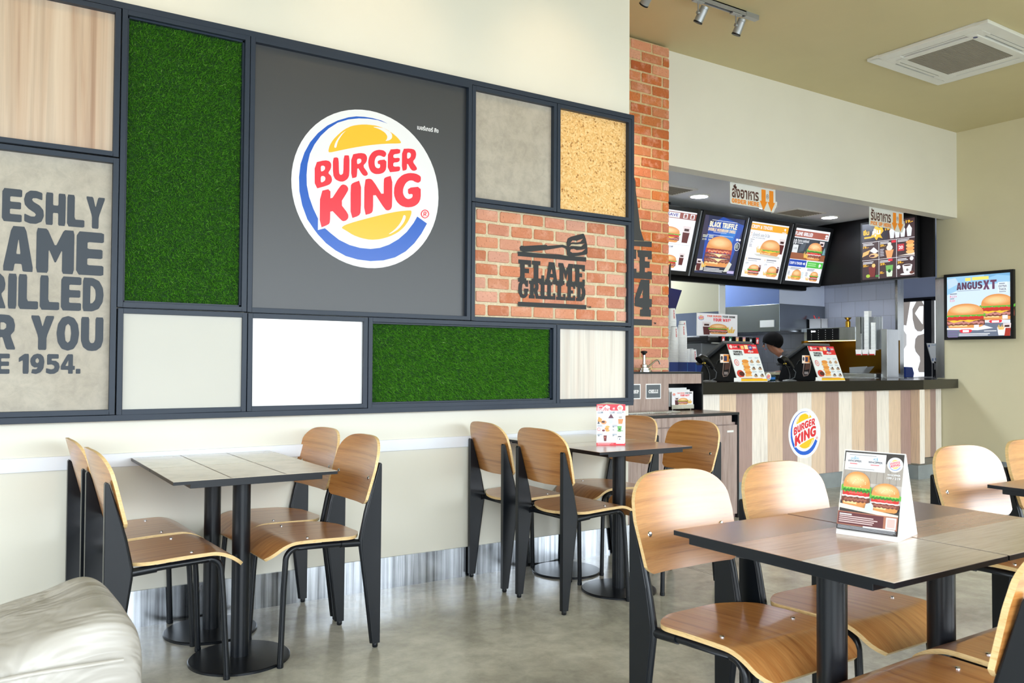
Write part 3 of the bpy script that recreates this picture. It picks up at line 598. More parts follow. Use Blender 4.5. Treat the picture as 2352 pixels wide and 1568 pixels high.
BC = [S(196, 108, 54), S(204, 120, 64), S(188, 98, 48), S(206, 130, 86), S(202, 122, 84), S(212, 146, 110), S(190, 104, 56), S(216, 160, 130)]
bw = brick_field(3.566, 4.868, 0, CZ - .02, 5.05, 5.28, 0.0858, 0.232, BC, 'wall_brick', first=-.046, seed=5, lowcols=[S(206, 138, 112), S(212, 150, 126), S(200, 126, 98), S(218, 164, 144), S(196, 120, 92)])  # lower bricks: whitewashed pink set, with the light falling there painted in
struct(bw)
# the black stencil painted on the brick wall
A = Art((0, 5.0495, 0), (1, 0, 0), (0, 0, 1), start=0.001)
INK = S(52, 57, 62)
for poly in TR['B']: A.P([[(p[0] / 1000, p[1] / 1000) for p in l] for l in poly], INK)
A.T('TM', 4.70, 4.727, 1.503, 1.52, INK, .02)
o = A.done('painted_stencil', bw, M['paintprint'])

# ------------------------------------------------------------------ feature frame
FY = 4.0
fr = thing('feature_wall_frame', 'large dark grey metal grid frame of mixed panels mounted on the cream wall', 'wall decoration', (0, 0, 0))
b = MB()
b.box(-2.6, 3.556, FY, WY, 2.734, 2.762); b.box(-2.6, 3.556, FY, WY, .922, .947); b.box(3.535, 3.556, FY, WY, .947, 2.734); b.box(-2.6, -2.575, FY, WY, .947, 2.734)
b.build('outer_frame', M['frame'], fr, bevel=.0015)
cells = {  # opening x0,x1,z0,z1
 'wood': (-.72, .545, 2.098, 2.71), 'text': (-.9, .547, .972, 2.047), 'wood0': (-2.55, -.77, 1.6, 2.71), 'cream0': (-2.55, -.95, .972, 1.55),
 'g1': (.595, 1.109, 1.442, 2.712), 'logo': (1.157, 2.338, 1.441, 2.713), 'conc': (2.385, 2.925, 2.105, 2.709), 'cork': (2.974, 3.511, 2.105, 2.709),
 'brick': (2.387, 3.511, 1.441, 2.055), 'cream': (.598, 1.113, .971, 1.392), 'white': (1.162, 1.728, .972, 1.391), 'g2': (1.777, 2.929, .969, 1.392), 'wood2': (2.978, 3.513, .970, 1.390)}
def cell(key, mat, name, depth=.03, extra=None, w=.0225):
    x0, x1, z0, z1 = cells[key]
    m = MB()
    m.box(x0 - w, x0, FY + .0006, WY, z0 - w, z1 + w); m.box(x1, x1 + w, FY + .0006, WY, z0 - w, z1 + w)
    m.box(x0, x1, FY + .0006, WY, z1, z1 + w); m.box(x0, x1, FY + .0006, WY, z0 - w, z0)
    m.build('panel_frame', M['frame'], fr, bevel=.0012)
    if mat: return BX(x0, x1, FY + depth, WY, z0, z1).build(name, mat, fr)
def lab(o, t): o['label'] = t; return o
lab(cell('wood', M['paleplank'], 'wood_panel'), 'pale wood panel at the top')
lab(cell('wood0', M['paleplank'], 'wood_panel'), 'pale wood panel at the end')
lab(cell('cream0', M['wall'], 'painted_panel'), 'cream panel at the end')
tx = lab(cell('text', M['concrete'], 'cement_panel'), 'cement panel with bold dark slogan')
lp = lab(cell('logo', plain('dark_grey_board', S(36, 39, 44), 0.45, 0, 0, 0, .9), 'logo_panel'), 'dark grey panel with round restaurant sign')
lab(cell('conc', M['concrete'], 'cement_panel'), 'plain cement panel')
lab(cell('cork', M['cork'], 'cork_panel'), 'cork panel')
lab(cell('cream', paint('warm_white_panel', S(200, 199, 191)), 'painted_panel', .012), 'cream painted panel')
lab(cell('white', plain('glossy_white_panel', S(250, 250, 250), .12, 0, .5), 'glossy_panel', .02), 'glossy white panel')
lab(cell('wood2', M['paleplank2'], 'wood_panel'), 'whitened wood panel')
x0, x1, z0, z1 = cells['brick']; cell('brick', None, '')
BC2 = [S(200, 128, 94), S(206, 140, 108), S(194, 120, 86), S(208, 148, 122), S(202, 136, 110), S(212, 156, 134)]
bp = brick_field(x0, x1, z0, z1, 4.021, WY, 0.0765, 0.158, BC2, 'brick_panel', first=.012, joint=.0165, parent=fr, seed=9, tallm='mortar2')
lab(bp, 'brick panel with black stencil')
# turf
def turf(key, n, seed):
    x0, x1, z0, z1 = cells[key]; cell(key, None, '')
    back = BX(x0, x1, FY + .045, WY, z0, z1).build('turf_panel', M['turfback'], fr); lab(back, 'panel of green artificial turf')
    # light inner lip
    m = MB(); t = .008
    m.box(x0, x0 + t, FY + .02, FY + .046, z0, z1); m.box(x1 - t, x1, FY + .02, FY + .046, z0, z1); m.box(x0, x1, FY + .02, FY + .046, z1 - t, z1); m.box(x0, x1, FY + .02, FY + .046, z0, z0 + t)
    m.build('inner_lip', M['frame'], fr)
    rnd = random.Random(seed); m = MB(); vs = []; fs = []; cs = []
    cols = [S(98, 172, 44), S(76, 150, 32), S(120, 190, 60), S(60, 126, 26), S(104, 176, 50), S(172, 224, 120)]
    bc = [min(len(cols) - 1, int(abs(rnd.gauss(0, 2.0)))) for _ in range(n)]
    for i in range(n):
        x = rnd.uniform(x0 + t, x1 - t); z = rnd.uniform(z0 + t, z1 - t); h = rnd.uniform(.014, .026)
        dx, dz = rnd.gauss(0, .006), rnd.gauss(0, .006) - .003; a = rnd.uniform(0, PI); w = .0011
        wx, wz = w * math.cos(a), w * math.sin(a)
        tx_ = min(max(x + dx, x0 + .002), x1 - .002); tz_ = min(max(z + dz, z0 + .002), z1 - .002)
        k = len(vs); vs += [(x - wx, FY + .045, z - wz), (x + wx, FY + .045, z + wz), (tx_ + wx * .4, FY + .045 - h, tz_), (tx_ - wx * .4, FY + .045 - h, tz_)]
        fs.append((k, k + 1, k + 2, k + 3)); cs.append(cols[bc[i]])
    me = bpy.data.meshes.new('turf_blades'); me.from_pydata(vs, [], fs); me.materials.append(M['turf'])
    at = me.color_attributes.new('col', 'FLOAT_COLOR', 'CORNER'); buf = []
    for c in cs: buf += list(c) * 4
    at.data.foreach_set('color', buf)
    o = bpy.data.objects.new('turf_blades', me); COL.objects.link(o); o.parent = fr; o['kind'] = 'stuff'
turf('g1', 46000, 1); turf('g2', 34000, 2)
# slogan
INK2 = S(54, 62, 72)
A = Art((0, FY + .0298, 0), (1, 0, 0), (0, 0, 1), start=0.0006)
def sl(pre, vis, x0, x1, z0, z1, bold=.032):
    """vis spans x0..x1; pre continues to the left at the same letter width"""
    sans(A, vis, x0, x1, z0, z1, INK2)
    if pre: sans(A, pre, x0 - (x1 - x0) / sans_w(vis) * sans_w(pre), x0, z0, z1, INK2)
sl('FR', 'ESHLY', .136, .527, 1.757, 1.894)
sl('FL', 'AME', .141, .527, 1.553, 1.74)
sl('GRI', 'LLED', .200, .527, 1.397, 1.542)
sl('FOR ', 'YOU', .248, .529, 1.228, 1.372)
sl('SINCE ', '1954.', .207, .44, 1.128, 1.211)
A.done('slogan_lettering', tx, M['paintprint'])
# round sign on the dark panel
A = Art((0, FY + .0298, 0), (1, 0, 0), (0, 0, 1), start=0.0008)
logo(A, 1.758, 2.081, .41, .41)
A.T('เบอร์เกอร์ คิง', 2.035, 2.165, 2.437, 2.462, WHITE, .03)
A.done('round_sign', lp, M['logoprint'])
# stencil on the brick panel
A = Art((0, 4.0205, 0), (1, 0, 0), (0, 0, 1), start=0.0012)
for poly in TR['M']: A.P([[(p[0] / 1000, p[1] / 1000) for p in l] for l in poly], S(36, 38, 40))
slab(A, 'FLAME', 2.688, 3.186, 1.653, 1.783, S(36, 38, 40))
slab(A, 'GRILLED', 2.688, 3.186, 1.561, 1.665, S(36, 38, 40))
A.T('TM', 3.196, 3.226, 1.522, 1.535, S(60, 50, 46), .02)
A.done('painted_stencil', bp, M['paintprint'])
# ================================================================== furniture
def arc(cx, cz, r, a0, a1, n): return [(cx + r * math.cos(a0 + (a1 - a0) * i / n), cz + r * math.sin(a0 + (a1 - a0) * i / n)) for i in range(n + 1)]
def make_chair():
    t = thing('cafe_chair', 'x', 'chair')
    TH = .013
    # seat: waterfall front
    def zp(x):
        z = .470 + .012 * math.sin((x - .05) / .32 * PI * .5) if x < .37 else .482
        if x > .355: z -= 3.6 * (x - .355) ** 2.0 * (1 if x < .5 else 1)
        return z
    def hw(x):
        w = .2
        if x < .17: w = .2 * (1 - ((.17 - x) / .145) ** 2.6 * .72)
        if x > .44: w = .2 - .035 * ((x - .44) / .045) ** 2.4
        return w
    NX, NY = 34, 16
    xs = [.045 + (.485 - .045) * i / NX for i in range(NX + 1)]
    def top(u, v):
        x = .045 + .44 * u; s = 2 * v - 1; y = hw(x) * s
        # rounded rear edge in plan
        if u < .3: x += (.3 - u) * .05 * (abs(s) ** 2.5)
        return (x, y, zp(x) - .004 * math.cos(s * PI / 2) * (1 if u < .75 else 0))
    def nrm(u):
        x = .045 + .44 * u; d = (zp(x + .002) - zp(x - .002)) / .004; l = math.hypot(1, d)
        return (-d / l, 1 / l)
    def bot(u, v):
        p = top(u, v); n = nrm(u); return (p[0] - n[0] * TH, p[1], p[2] - n[1] * TH)
    m = MB(); m.grid(top, NX, NY, 0); m.grid(bot, NX, NY, 0)
    for fixed, fn in (('v0', lambda a, b: (top if b < .5 else bot)(a, 0)), ('v1', lambda a, b: (top if b < .5 else bot)(a, 1)), ('u0', lambda a, b: (top if b < .5 else bot)(0, a)), ('u1', lambda a, b: (top if b < .5 else bot)(1, a))):
        m.grid(fn, NX if fixed[0] == 'v' else NY, 1, 1)
    m.build('seat', [M['veneer_seat'], M['plyedge']], t)
    # backrest
    W = .201; Z0, Z1 = .592, .868
    def bz(s, v):
        a = abs(s); zt = .785 + (Z1 - .785) * max(0.0, 1 - a ** 3.4) ** .55
        zb = Z0 + .02 * max(0, (a - .86) / .14) ** 2 + .004 * a
        return zb + (zt - zb) * v
    def bk(k):
        def f(u, v):
            s = -math.cos(PI * u); z = bz(s, v)
            wid = W * (1 - .07 * max(0, (.74 - z) / .15) - .05 * max(0, (z - .74) / .1) * abs(s) ** 2)
            x = .038 - .262 * (z - Z0) + .024 * s * s + (TH if k else 0)
            return (x, wid * s, z)
        return f
    f0, f1 = bk(0), bk(1)
    m = MB(); m.grid(f0, 30, 14, 0); m.grid(f1, 30, 14, 0)
    m.grid(lambda a, b: (f0 if b < .5 else f1)(a, 1), 30, 1, 1); m.grid(lambda a, b: (f0 if b < .5 else f1)(a, 0), 30, 1, 1)
    m.grid(lambda a, b: (f0 if b < .5 else f1)(0, a), 14, 1, 1); m.grid(lambda a, b: (f0 if b < .5 else f1)(1, a), 14, 1, 1)
    m.build('backrest', [M['veneer_back'], M['plyedge']], t)
    for s in (-1, 1):
        y = s * .178; h = .0125
        prof = [(-.004, .018), (.030, .018), (.058, .25), (.082, .42), (.082, .455), (.062, .56), (.046, .62), (.008, .755), (.004, .763), (-.002, .765), (-.006, .758)]
        m = MB(); m.prism([prof], lambda a, b, k: (a, y + (h if k else -h), b))
        m.tube([(.028, y, .02), (.056, y, .25), (.080, y, .42), (.082, y, .455), (.060, y, .56), (.044, y, .62), (.004, y, .756)], [.009, .0105, .011, .011, .0105, .010, .006], 10)
        m.lathe([(.009, .0), (.012, .004), (.012, .02)], (.013, y, 0), 12)
        m.build('rear_leg', M['black'], t, bevel=.002)
        yy = s * .172
        path = [(.07, s * .170, .438), (.2, yy, .446), (.352, yy, .452)] + [(a, yy, b) for a, b in arc(.352, .404, .048, PI / 2, .12, 7)] + [(.408, s * .176, .3), (.422, s * .186, .012)]
        m = MB(); m.tube(path, .0115, 12)
        m.tube([(.065, s * .170, .4375), (.17, yy, .4445)], .0155, 12)
        m.lathe([(.012, 0), (.013, .003), (.013, .016)], (.422, s * .186, 0), 12)
        m.build('front_leg', M['black'], t)
    MB().tube([(.33, -.172, .447), (.33, .172, .447)], .009, 10).build('crossbar', M['black'], t); MB().tube([(.085, -.17, .436), (.085, .17, .436)], .0105, 10).build('crossbar', M['black'], t)
    for x in (.15, .33):
        for s in (-1, 1):
            BX(x - .008, x + .008, s * .15 - .012, s * .15 + .012, .44, zp(x) - TH).build('seat_pad', M['black'], t)
    for s in (-1, 1):
        z = .70; x = .038 - .262 * (z - Z0) + .024 * .56 + TH
        MB().lathe([(.0, .004), (.006, .0035), (.0085, .001), (.0085, -.002)], (x + .0005, s * .150, z), 14, ax=(1, 0, .22)).build('bolt', M['chrome'], t)
        MB().lathe([(0, .002), (.005, .002), (.0065, .0), (.0065, -.003)], (.30, s * .145, zp(.30) + .0005), 14).build('bolt', M['chrome'], t)
    return t
chair0 = make_chair(); _first = [True]
def chair(x, y, rz, label, group):
    if _first[0]:
        _first[0] = False; chair0.location = (x, y, 0); chair0.rotation_euler = (0, 0, rz); chair0['label'] = label; chair0['group'] = group; return chair0
    return dup(chair0, (x, y, 0), rz, label, group)
G1 = 'cafe chairs around the table below the slogan'; G2 = 'cafe chairs around the table below the brick panel'; G3 = 'cafe chairs around the table with the burger card'; G4 = 'cafe chairs at the table by the khaki wall'
chair(.425, 3.385, .05, 'wooden chair nearer the camera at the end of the tile-topped table by the sofa', G1)
chair(.405, 3.835, .04, 'wooden chair against the wall, mostly hidden behind another near the beige sofa', G1)
chair(1.475, 3.432, PI + .04, 'wooden chair with tucked seat at the tile-topped table, back seen on its front side', G1)
chair(1.466, 3.872, PI + .08, 'wooden chair nearest the wall facing the tile-topped table, below the turf panel', G1)
chair(2.383, 3.366, .045, 'wooden chair seen from behind with its seat toward the red menu card', G2)
chair(2.372, 3.846, -.035, 'wooden chair seen from behind against the wall below the green turf panel', G2)
chair(3.452, 3.37, PI, 'wooden chair beyond the red menu card, back against the condiment cabinet', G2)
chair(3.447, 3.85, PI, 'wooden chair right behind the red menu card, by the wall end', G2)
chair(1.808, 1.835, -PI / 2 + .02, 'large pale-backed chair in front of the condiment cabinet, tucked at burger-card table', G3)
chair(2.245, 1.812, -PI / 2, 'pale-backed chair directly beneath the counter sign, behind the burger-card table', G3)
chair(1.825, .775, PI / 2 + .02, 'chair whose back is cut off by the lower corner of the photo', G3)
chair(2.27, .79, PI / 2, 'chair with only its seat edge visible beneath the burger-card table', G3)
chair(3.34, 1.80, -PI / 2 - .14, 'sunlit chair in front of the khaki wall, half in shadow', G4)
chair(3.84, 1.80, -PI / 2, 'white sunlit chair at the edge of the photo before the khaki wall', G4)

def make_table(name, label, cx, cy, lx, ly, strips, pole, base_r=.196, along='x', mat='tabletop', group=None, sub=.06, swap=False, tilesep=None):
    t = thing(name, label, 'table', (cx, cy, 0), 0, group)
    Z = .755; th = .013
    m = MB(); m.box(-lx / 2, lx / 2, -ly / 2, ly / 2, Z - th, Z - .0012, 1, S(70, 74, 80))
    q = -(ly if along == 'x' else lx) / 2
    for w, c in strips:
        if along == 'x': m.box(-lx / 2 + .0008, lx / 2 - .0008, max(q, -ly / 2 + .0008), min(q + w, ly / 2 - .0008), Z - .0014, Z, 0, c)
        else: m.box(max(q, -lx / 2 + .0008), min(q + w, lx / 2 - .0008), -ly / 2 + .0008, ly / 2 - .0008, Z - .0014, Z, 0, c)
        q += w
    m.build('tabletop', [M[mat], M['black']], t)
    if tilesep:
        for i, xx in enumerate(tilesep): BX(xx - .002, xx + .002, -ly / 2 + .001, ly / 2 - .001, Z - .001, Z + .0002).build('groove', M['groove'], t)
    sx_, sy_ = (sub * .1, sub) if swap else (sub, sub * .12)
    BX(-lx / 2 + sx_, lx / 2 - sx_, -ly / 2 + sy_, ly / 2 - sy_, Z - th - .016, Z - th).build('under_board', M['black'], t, bevel=.001)
    px, py = pole[0] - cx, pole[1] - cy
    zt = Z - th - .016
    m = MB()
    for a in (PI / 4, -PI / 4):
        dx, dy = math.cos(a), math.sin(a); R_ = min(lx, ly) * .5
        prof = [(-R_, zt), (R_, zt), (R_, zt - .006), (.05, zt - .026), (-.05, zt - .026), (-R_, zt - .006)]
        m.prism([prof], lambda p, z, k, dx=dx, dy=dy: (px + dx * p - dy * (.02 if k else -.02), py + dy * p + dx * (.02 if k else -.02), z))
    m.build('bracket', M['black'], t)
    MB().lathe([(.035, .012), (.035, zt - .02)], (px, py, 0), 32).build('pole', M['black'], t)
    MB().lathe([(0, .016), (.06, .0155), (base_r - .004, .011), (base_r, .008), (base_r, 0)], (px, py, 0), 48).build('base', M['black'], t)
    return t
M['groove'] = plain('brown_table_groove', S(92, 74, 58), .6)
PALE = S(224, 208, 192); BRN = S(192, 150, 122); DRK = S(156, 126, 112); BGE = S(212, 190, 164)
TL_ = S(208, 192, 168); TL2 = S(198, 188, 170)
make_table('cafe_table', 'square tile-patterned table nearer the camera, between four chairs by the beige sofa', .953, 3.381, .617, .433, [(.433, TL_)], (.957, 3.415), mat='tiletop', group='tile-patterned cafe tables', tilesep=(-.103, .103))
make_table('cafe_table', 'square tile-patterned table pushed against the cream wall below the painted panel', .953, 3.82, .617, .433, [(.433, TL2)], (.947, 3.832), mat='tiletop', group='tile-patterned cafe tables', tilesep=(-.103, .103))
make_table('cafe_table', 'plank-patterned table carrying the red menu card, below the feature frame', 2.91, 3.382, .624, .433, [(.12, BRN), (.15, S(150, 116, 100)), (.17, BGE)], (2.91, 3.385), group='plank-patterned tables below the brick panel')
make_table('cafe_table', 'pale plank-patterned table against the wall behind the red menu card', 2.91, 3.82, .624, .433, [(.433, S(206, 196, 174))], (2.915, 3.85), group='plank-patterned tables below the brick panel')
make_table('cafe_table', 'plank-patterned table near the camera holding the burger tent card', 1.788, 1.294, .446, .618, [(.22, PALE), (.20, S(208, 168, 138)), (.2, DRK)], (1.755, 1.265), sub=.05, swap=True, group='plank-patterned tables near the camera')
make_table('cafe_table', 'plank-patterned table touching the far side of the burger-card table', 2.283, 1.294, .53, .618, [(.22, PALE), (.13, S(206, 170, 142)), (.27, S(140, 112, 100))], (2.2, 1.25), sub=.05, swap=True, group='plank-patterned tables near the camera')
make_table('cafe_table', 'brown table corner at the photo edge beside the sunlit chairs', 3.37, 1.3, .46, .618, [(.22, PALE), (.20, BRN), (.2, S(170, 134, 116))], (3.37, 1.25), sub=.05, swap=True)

# sofa back in the corner
def sofa():
    t = thing('lounge_sofa', 'blurred beige leather sofa back in the lower corner beside the tile-topped tables', 'sofa', (0, 0, 0))
    from mathutils import noise as N
    def f(cx, cy, cz, hx, hy, hz, e, wr, sd):
        def g(u, v):
            a = 2 * PI * u; b = -PI / 2 + PI * v
            sp = lambda w, p: math.copysign(abs(w) ** p, w)
            x = sp(math.cos(b), e) * sp(math.cos(a), e); y = sp(math.cos(b), e) * sp(math.sin(a), e); z = sp(math.sin(b), e)
            p = Vector((cx + hx * x, cy + hy * y, cz + hz * z))
            d = N.noise(p * 3.2 + Vector((sd, 0, 0))) * wr + N.noise(p * 7 + Vector((0, sd, 0))) * wr * .45 + abs(N.noise(Vector((p.x * 4 + p.z * 6 + sd, p.y * 2, 0)))) * wr * -.9
            n = Vector((x, y, z)); 
            if n.length > 1e-6: n.normalize()
            p += n * d
            if cz - hz < .35: p.z = max(p.z, .02)
            # the cushion sags away from its corner
            tt = max(0.0, min(1.0, (p.z - .45) / .3)); q = max(0.0, (cx + hx - p.x) / (2 * hx)); p.z -= tt * (.075 * min(1, q * 3.5) - .02 * math.exp(-((q - .05) / .05) ** 2)); p.x -= .05 * max(0, p.z - .3) * (1 if q < .3 else 0)
            return p
        return g
    MB().grid(f(-.262, 1.83, .375, .575, .21, .375, .22, .026, 3.0), 110, 70).build('back_cushion', M['leather'], t)
    MB().grid(f(-.34, 2.28, .24, .50, .27, .21, .34, .02, 8.0), 64, 36).build('seat_cushion', M['leather'], t)
    m = MB(); pts = []
    for i in range(25):
        u = i / 24; x = .25 - u * .93; pts.append((x, 1.607 + .006 * math.sin(u * 9), .665 - .04 * u + .008 * math.sin(u * 7)))
    m.tube(pts, .004, 8); m.build('piping', M['leather'], t)
    BX(-.7, .1, 1.75, 2.4, 0, .06).build('foot', M['black'], t)
sofa()

# ------------------------------------------------------------------ cards on the tables
def card_lines(A, x0, x1, y, n, h, c, gap=2): A.lines(x0, x1, y, n, h, c, gap)
def burger_card():
    # A-shaped tent card: front-left edge along U
    p0 = Vector((1.888, 1.349, .755)); p1 = Vector((1.923, 1.199, .755)); U = (p1 - p0).normalized(); W = .154
    D = Vector((-U.y, U.x, 0)); D = D if D.x > 0 else -D
    t = thing('tent_card', 'white tent card printed with two burgers standing on the foreground table', 'table sign', (0, 0, 0))
    H = .212; dep = .14; 
    a = p0; top0 = p0 + D * dep * .42 + Vector((0, 0, H)); bk0 = p0 + D * dep
    m = MB()
    v = [a, top0, bk0, a + U * W, top0 + U * W, bk0 + U * W]
    m.add(v, [(0, 3, 4, 1), (1, 4, 5, 2), (0, 1, 2), (3, 5, 4), (0, 2, 5, 3)])
    m.build('card_body', M['whitepaper'], t, bevel=.0012)
    V = (top0 - a)
    h = V.length; V.normalize()
    A = Art(a, U * W, V * h, start=0.0006, eps=.00008)
    A.R(.02, .98, .06, .985, S(58, 54, 54)); A.R(.02, .98, .40, .86, S(196, 190, 184)); A.R(.02, .98, .62, .86, S(168, 160, 152))
    for i in range(9): A.R(.05 + i * .105, .055 + i * .105, .62, .86, S(148, 140, 134))
    A.R(.04, .7, .76, .965, WHITE); A.lines(.1, .6, .945, 1, .008, S(150, 150, 156)); A.lines(.1, .6, .785, 1, .007, S(150, 150, 156))
    A.T('WHOPPER', .08, .31, .855, .88, S(40, 38, 70), .02); A.T('WHOPPER', .42, .65, .855, .88, S(40, 38, 70), .02)
    A.T('แพ็ค', .13, .26, .885, .925, S(120, 170, 200), .01); A.T('คู่', .5, .57, .885, .925, S(120, 170, 200), .01)
    A.lines(.12, .28, .84, 1, .008, RED); A.lines(.46, .62, .84, 1, .008, RED)
    A.E(.85, .86, .125, .085, WHITE, 40); logo(A, .85, .86, .108, .074, False, (S(238, 110, 120), S(250, 206, 130), S(150, 170, 220)), True)
    A.T('WHOPPER', .74, .95, .73, .75, WHITE, .03); A.T('199 / 219', .74, .95, .69, .715, WHITE, .02)
    burger(A, .27, .33, .46, .42); burger(A, .75, .31, .46, .33)
    A.P([(.02, .36), (.98, .29), (.98, .25), (.02, .31)], S(240, 228, 210))
    A.R(.02, .98, .06, .27, S(176, 112, 88)); A.R(.03, .76, .125, .26, S(98, 40, 46)); A.R(.8, .96, .13, .255, WHITE); A.R(.82, .94, .145, .24, S(232, 190, 186))
    A.P([(.44, .3), (.58, .29), (.58, .37), (.54, .4), (.46, .38)], S(206, 218, 226))
    A.lines(.05, .28, .245, 1, .014, WHITE); A.lines(.05, .7, .222, 4, .011, S(226, 200, 200)); A.R(.02, .98, .06, .115, S(48, 46, 48)); A.lines(.45, .95, .125, 1, .016, WHITE, jag=0); A.lines(.04, .97, .108, 4, .005, S(170, 172, 180), jag=.05)
    A.done('printed_face', t)
burger_card()
def menu_card():
    p0 = Vector((2.811, 3.452, .755)); p1 = Vector((2.944, 3.376, .755)); U = (p1 - p0).normalized(); W = .153; H = .215
    D = Vector((-U.y, U.x, 0))
    t = thing('menu_card', 'small red and white three-sided dessert menu card on the plank table', 'table sign')
    q = p0 + U * W / 2 + D * W * .8
    m = MB(); v = [p0, p0 + U * W, q]; v2 = [x + Vector((0, 0, H)) for x in v]; v2[2].z += .004
    m.add(v + v2, [(0, 1, 4, 3), (1, 2, 5, 4), (2, 0, 3, 5), (0, 2, 1), (3, 4, 5)]); m.build('card_body', M['whitepaper'], t, bevel=.001)
    A = Art(p0, U * W, Vector((0, 0, H)), start=.0006, eps=.00006)
    A.R(0, 1, .0, 1, S(240, 246, 248)); A.R(0, 1, .845, 1, RED); A.R(0, 1, 0, .06, RED); A.lines(.03, .6, .05, 3, .007, S(250, 200, 200)); A.R(.68, .98, .035, .06, WHITE)
    A.P([(.2, .92), (.34, .985), (.47, .945), (.44, .88), (.5, .845), (.36, .86), (.3, .82), (.26, .86), (.16, .85)], WHITE)
    A.T('อิ่ม', .02, .16, .85, .94, WHITE, .03); A.T('คุ้ม', .25, .42, .84, .93, RED, .03); A.T('ดี', .56, .63, .87, .92, WHITE, .03); A.lines(.02, .22, .965, 1, .018, WHITE, jag=0)
    A.E(.82, .91, .1, .072, WHITE, 30); A.E(.82, .91, .08, .058, S(246, 206, 190), 30); A.lines(.76, .87, .93, 3, .01, S(226, 110, 90))
    def item(x, y, k):
        if k == 'cup': A.P([(x - .05, y), (x + .05, y), (x + .08, y + .13), (x - .08, y + .13)], S(206, 216, 222)); A.P([(x - .1, y + .13), (x + .1, y + .13), (x + .02, y + .22), (x, y + .24)], S(96, 44, 66))
        if k == 'frappe': A.P([(x - .07, y), (x + .06, y), (x + .1, y + .12), (x - .08, y + .12)], S(216, 140, 84)); A.P([(x - .1, y + .12), (x + .1, y + .12), (x + .05, y + .2), (x, y + .24), (x - .06, y + .2)], S(228, 226, 222)); A.lines(x - .06, x + .06, y + .18, 3, .008, S(90, 70, 66))
        if k == 'pie': A.P([(x - .14, y + .06), (x, y + .03), (x + .02, y + .12), (x - .1, y + .18)], S(222, 160, 84)); A.E(x + .08, y + .04, .1, .05, S(216, 150, 100)); A.E(x + .06, y + .05, .06, .022, S(60, 36, 40)); A.P([(x - .14, y), (x - .06, y), (x - .1, y + .08)], S(70, 66, 80))
        if k == 'nug':
            for i in range(3): A.E(x + .1 - (i % 2) * .03, y + .03 + i * .045, .075, .028, S(230, 150, 72) if i % 2 else S(240, 172, 96))
            A.E(x - .04, y + .03, .05, .025, S(120, 40, 46)); A.E(x - .2, y + .06, .055, .04, RED); A.E(x - .2, y + .06, .042, .03, WHITE)
        if k == 'green': A.P([(x - .05, y), (x + .05, y), (x + .075, y + .14), (x - .075, y + .14)], S(110, 176, 96)); A.E(x, y + .06, .025, .02, S(30, 60, 44)); A.lines(x - .1, x + .14, y + .03, 1, .014, S(90, 150, 60))
        if k == 'cola': A.P([(x - .04, y), (x + .04, y), (x + .055, y + .14), (x - .055, y + .14)], S(120, 34, 34)); A.E(x - .01, y + .09, .02, .02, S(200, 120, 110))
        if k == 'tea': A.E(x, y + .11, .065, .014, S(40, 38, 44)); A.P([(x - .055, y + .02), (x + .055, y + .02), (x + .065, y + .1), (x - .065, y + .1)], WHITE); A.E(x, y + .05, .02, .018, S(110, 110, 130))
    for x, y, k in ((.17, .52, 'pie'), (.5, .53, 'cup'), (.83, .52, 'frappe'), (.28, .33, 'nug'), (.8, .33, 'green'), (.3, .1, 'cola'), (.8, .1, 'tea')): item(x, y, k)
    for x, y in ((.03, .81), (.45, .81), (.7, .81), (.03, .49), (.55, .49), (.03, .28), (.55, .28)): A.lines(x, x + .2, y, 2, .01, S(120, 130, 150))
    for s_, x, y in (('25', .16, .795), ('29', .56, .795), ('59', .88, .795), ('29', .55, .43), ('55', .55, .36), ('25', .04, .22), ('29', .55, .22)): A.T(s_, x, x + .06, y, y + .03, S(60, 60, 80), .02)
    A.done('printed_face', t)
menu_card()
# ================================================================== kitchen shell
struct(BX(4.86, 14, 5.28, 11.9, 2.97, 3.07).build('ceiling', M['kceil']))
struct(BX(4.86, WX + .3, 5.28, 5.30, 2.97, CZ).build('wall_back', M['wall']))
struct(BX(3.6, 4.868, 5.28, 9.6, 0, 2.97).build('wall_kitchen', M['wall']))
struct(BX(4.868, 14, 9.5, 9.6, 0, 2.97).build('wall_kitchen', M['pale_panel']))
struct(BX(9.65, 9.76, 6.03, 9.5, 0, 2.97).build('wall_tiled', M['tile']))
struct(BX(9.64, 9.77, 6.005, 6.035, 0, 2.97).build('trim_3', M['steel']))
struct(BX(7.69, 7.76, 7.1, 9.5, 0, 2.97).build('wall_partition', paint('beige_partition_paint', S(182, 176, 146))))
struct(BX(7.676, 7.69, 7.1, 9.5, 0, 1.82).build('trim_4', M['darksteel']))
struct(BX(7.672, 7.775, 7.086, 7.1, 0, 2.97).build('trim_5', M['whiteplastic']))
# drive-through bay seen past the tiled wall: window with frosted pattern
struct(BX(11.5, 11.6, 4.2, 9.5, 2.15, 2.97).build('wall_window', M['pale_panel']))
struct(BX(11.5, 11.6, 4.2, 9.5, 0, .98).build('wall_window', M['pale_panel']))
struct(BX(9.62, 14, 4.1, 4.2, 0, 2.97).build('wall_end', M['pale_panel']))
w = struct(BX(11.56, 11.58, 4.2, 9.5, .98, 2.15).build('window_1', M['daylight']))
m = MB()
m.box(11.48, 11.56, 4.2, 9.5, 2.10, 2.15)
for y in (6.64, 5.2, 8.6): m.box(11.48, 11.56, y, y + .11, .98, 2.12)
m.build('window_frame', M['blackplastic'], w)
A = Art((11.555, 7.42, .98), (0, -1, 0), (0, 0, 1), start=.001)
GR = S(150, 144, 140); LG = S(196, 198, 200)
A.P([(.16, 1.12), (.42, 1.12), (.36, .78), (.22, .8)], GR)
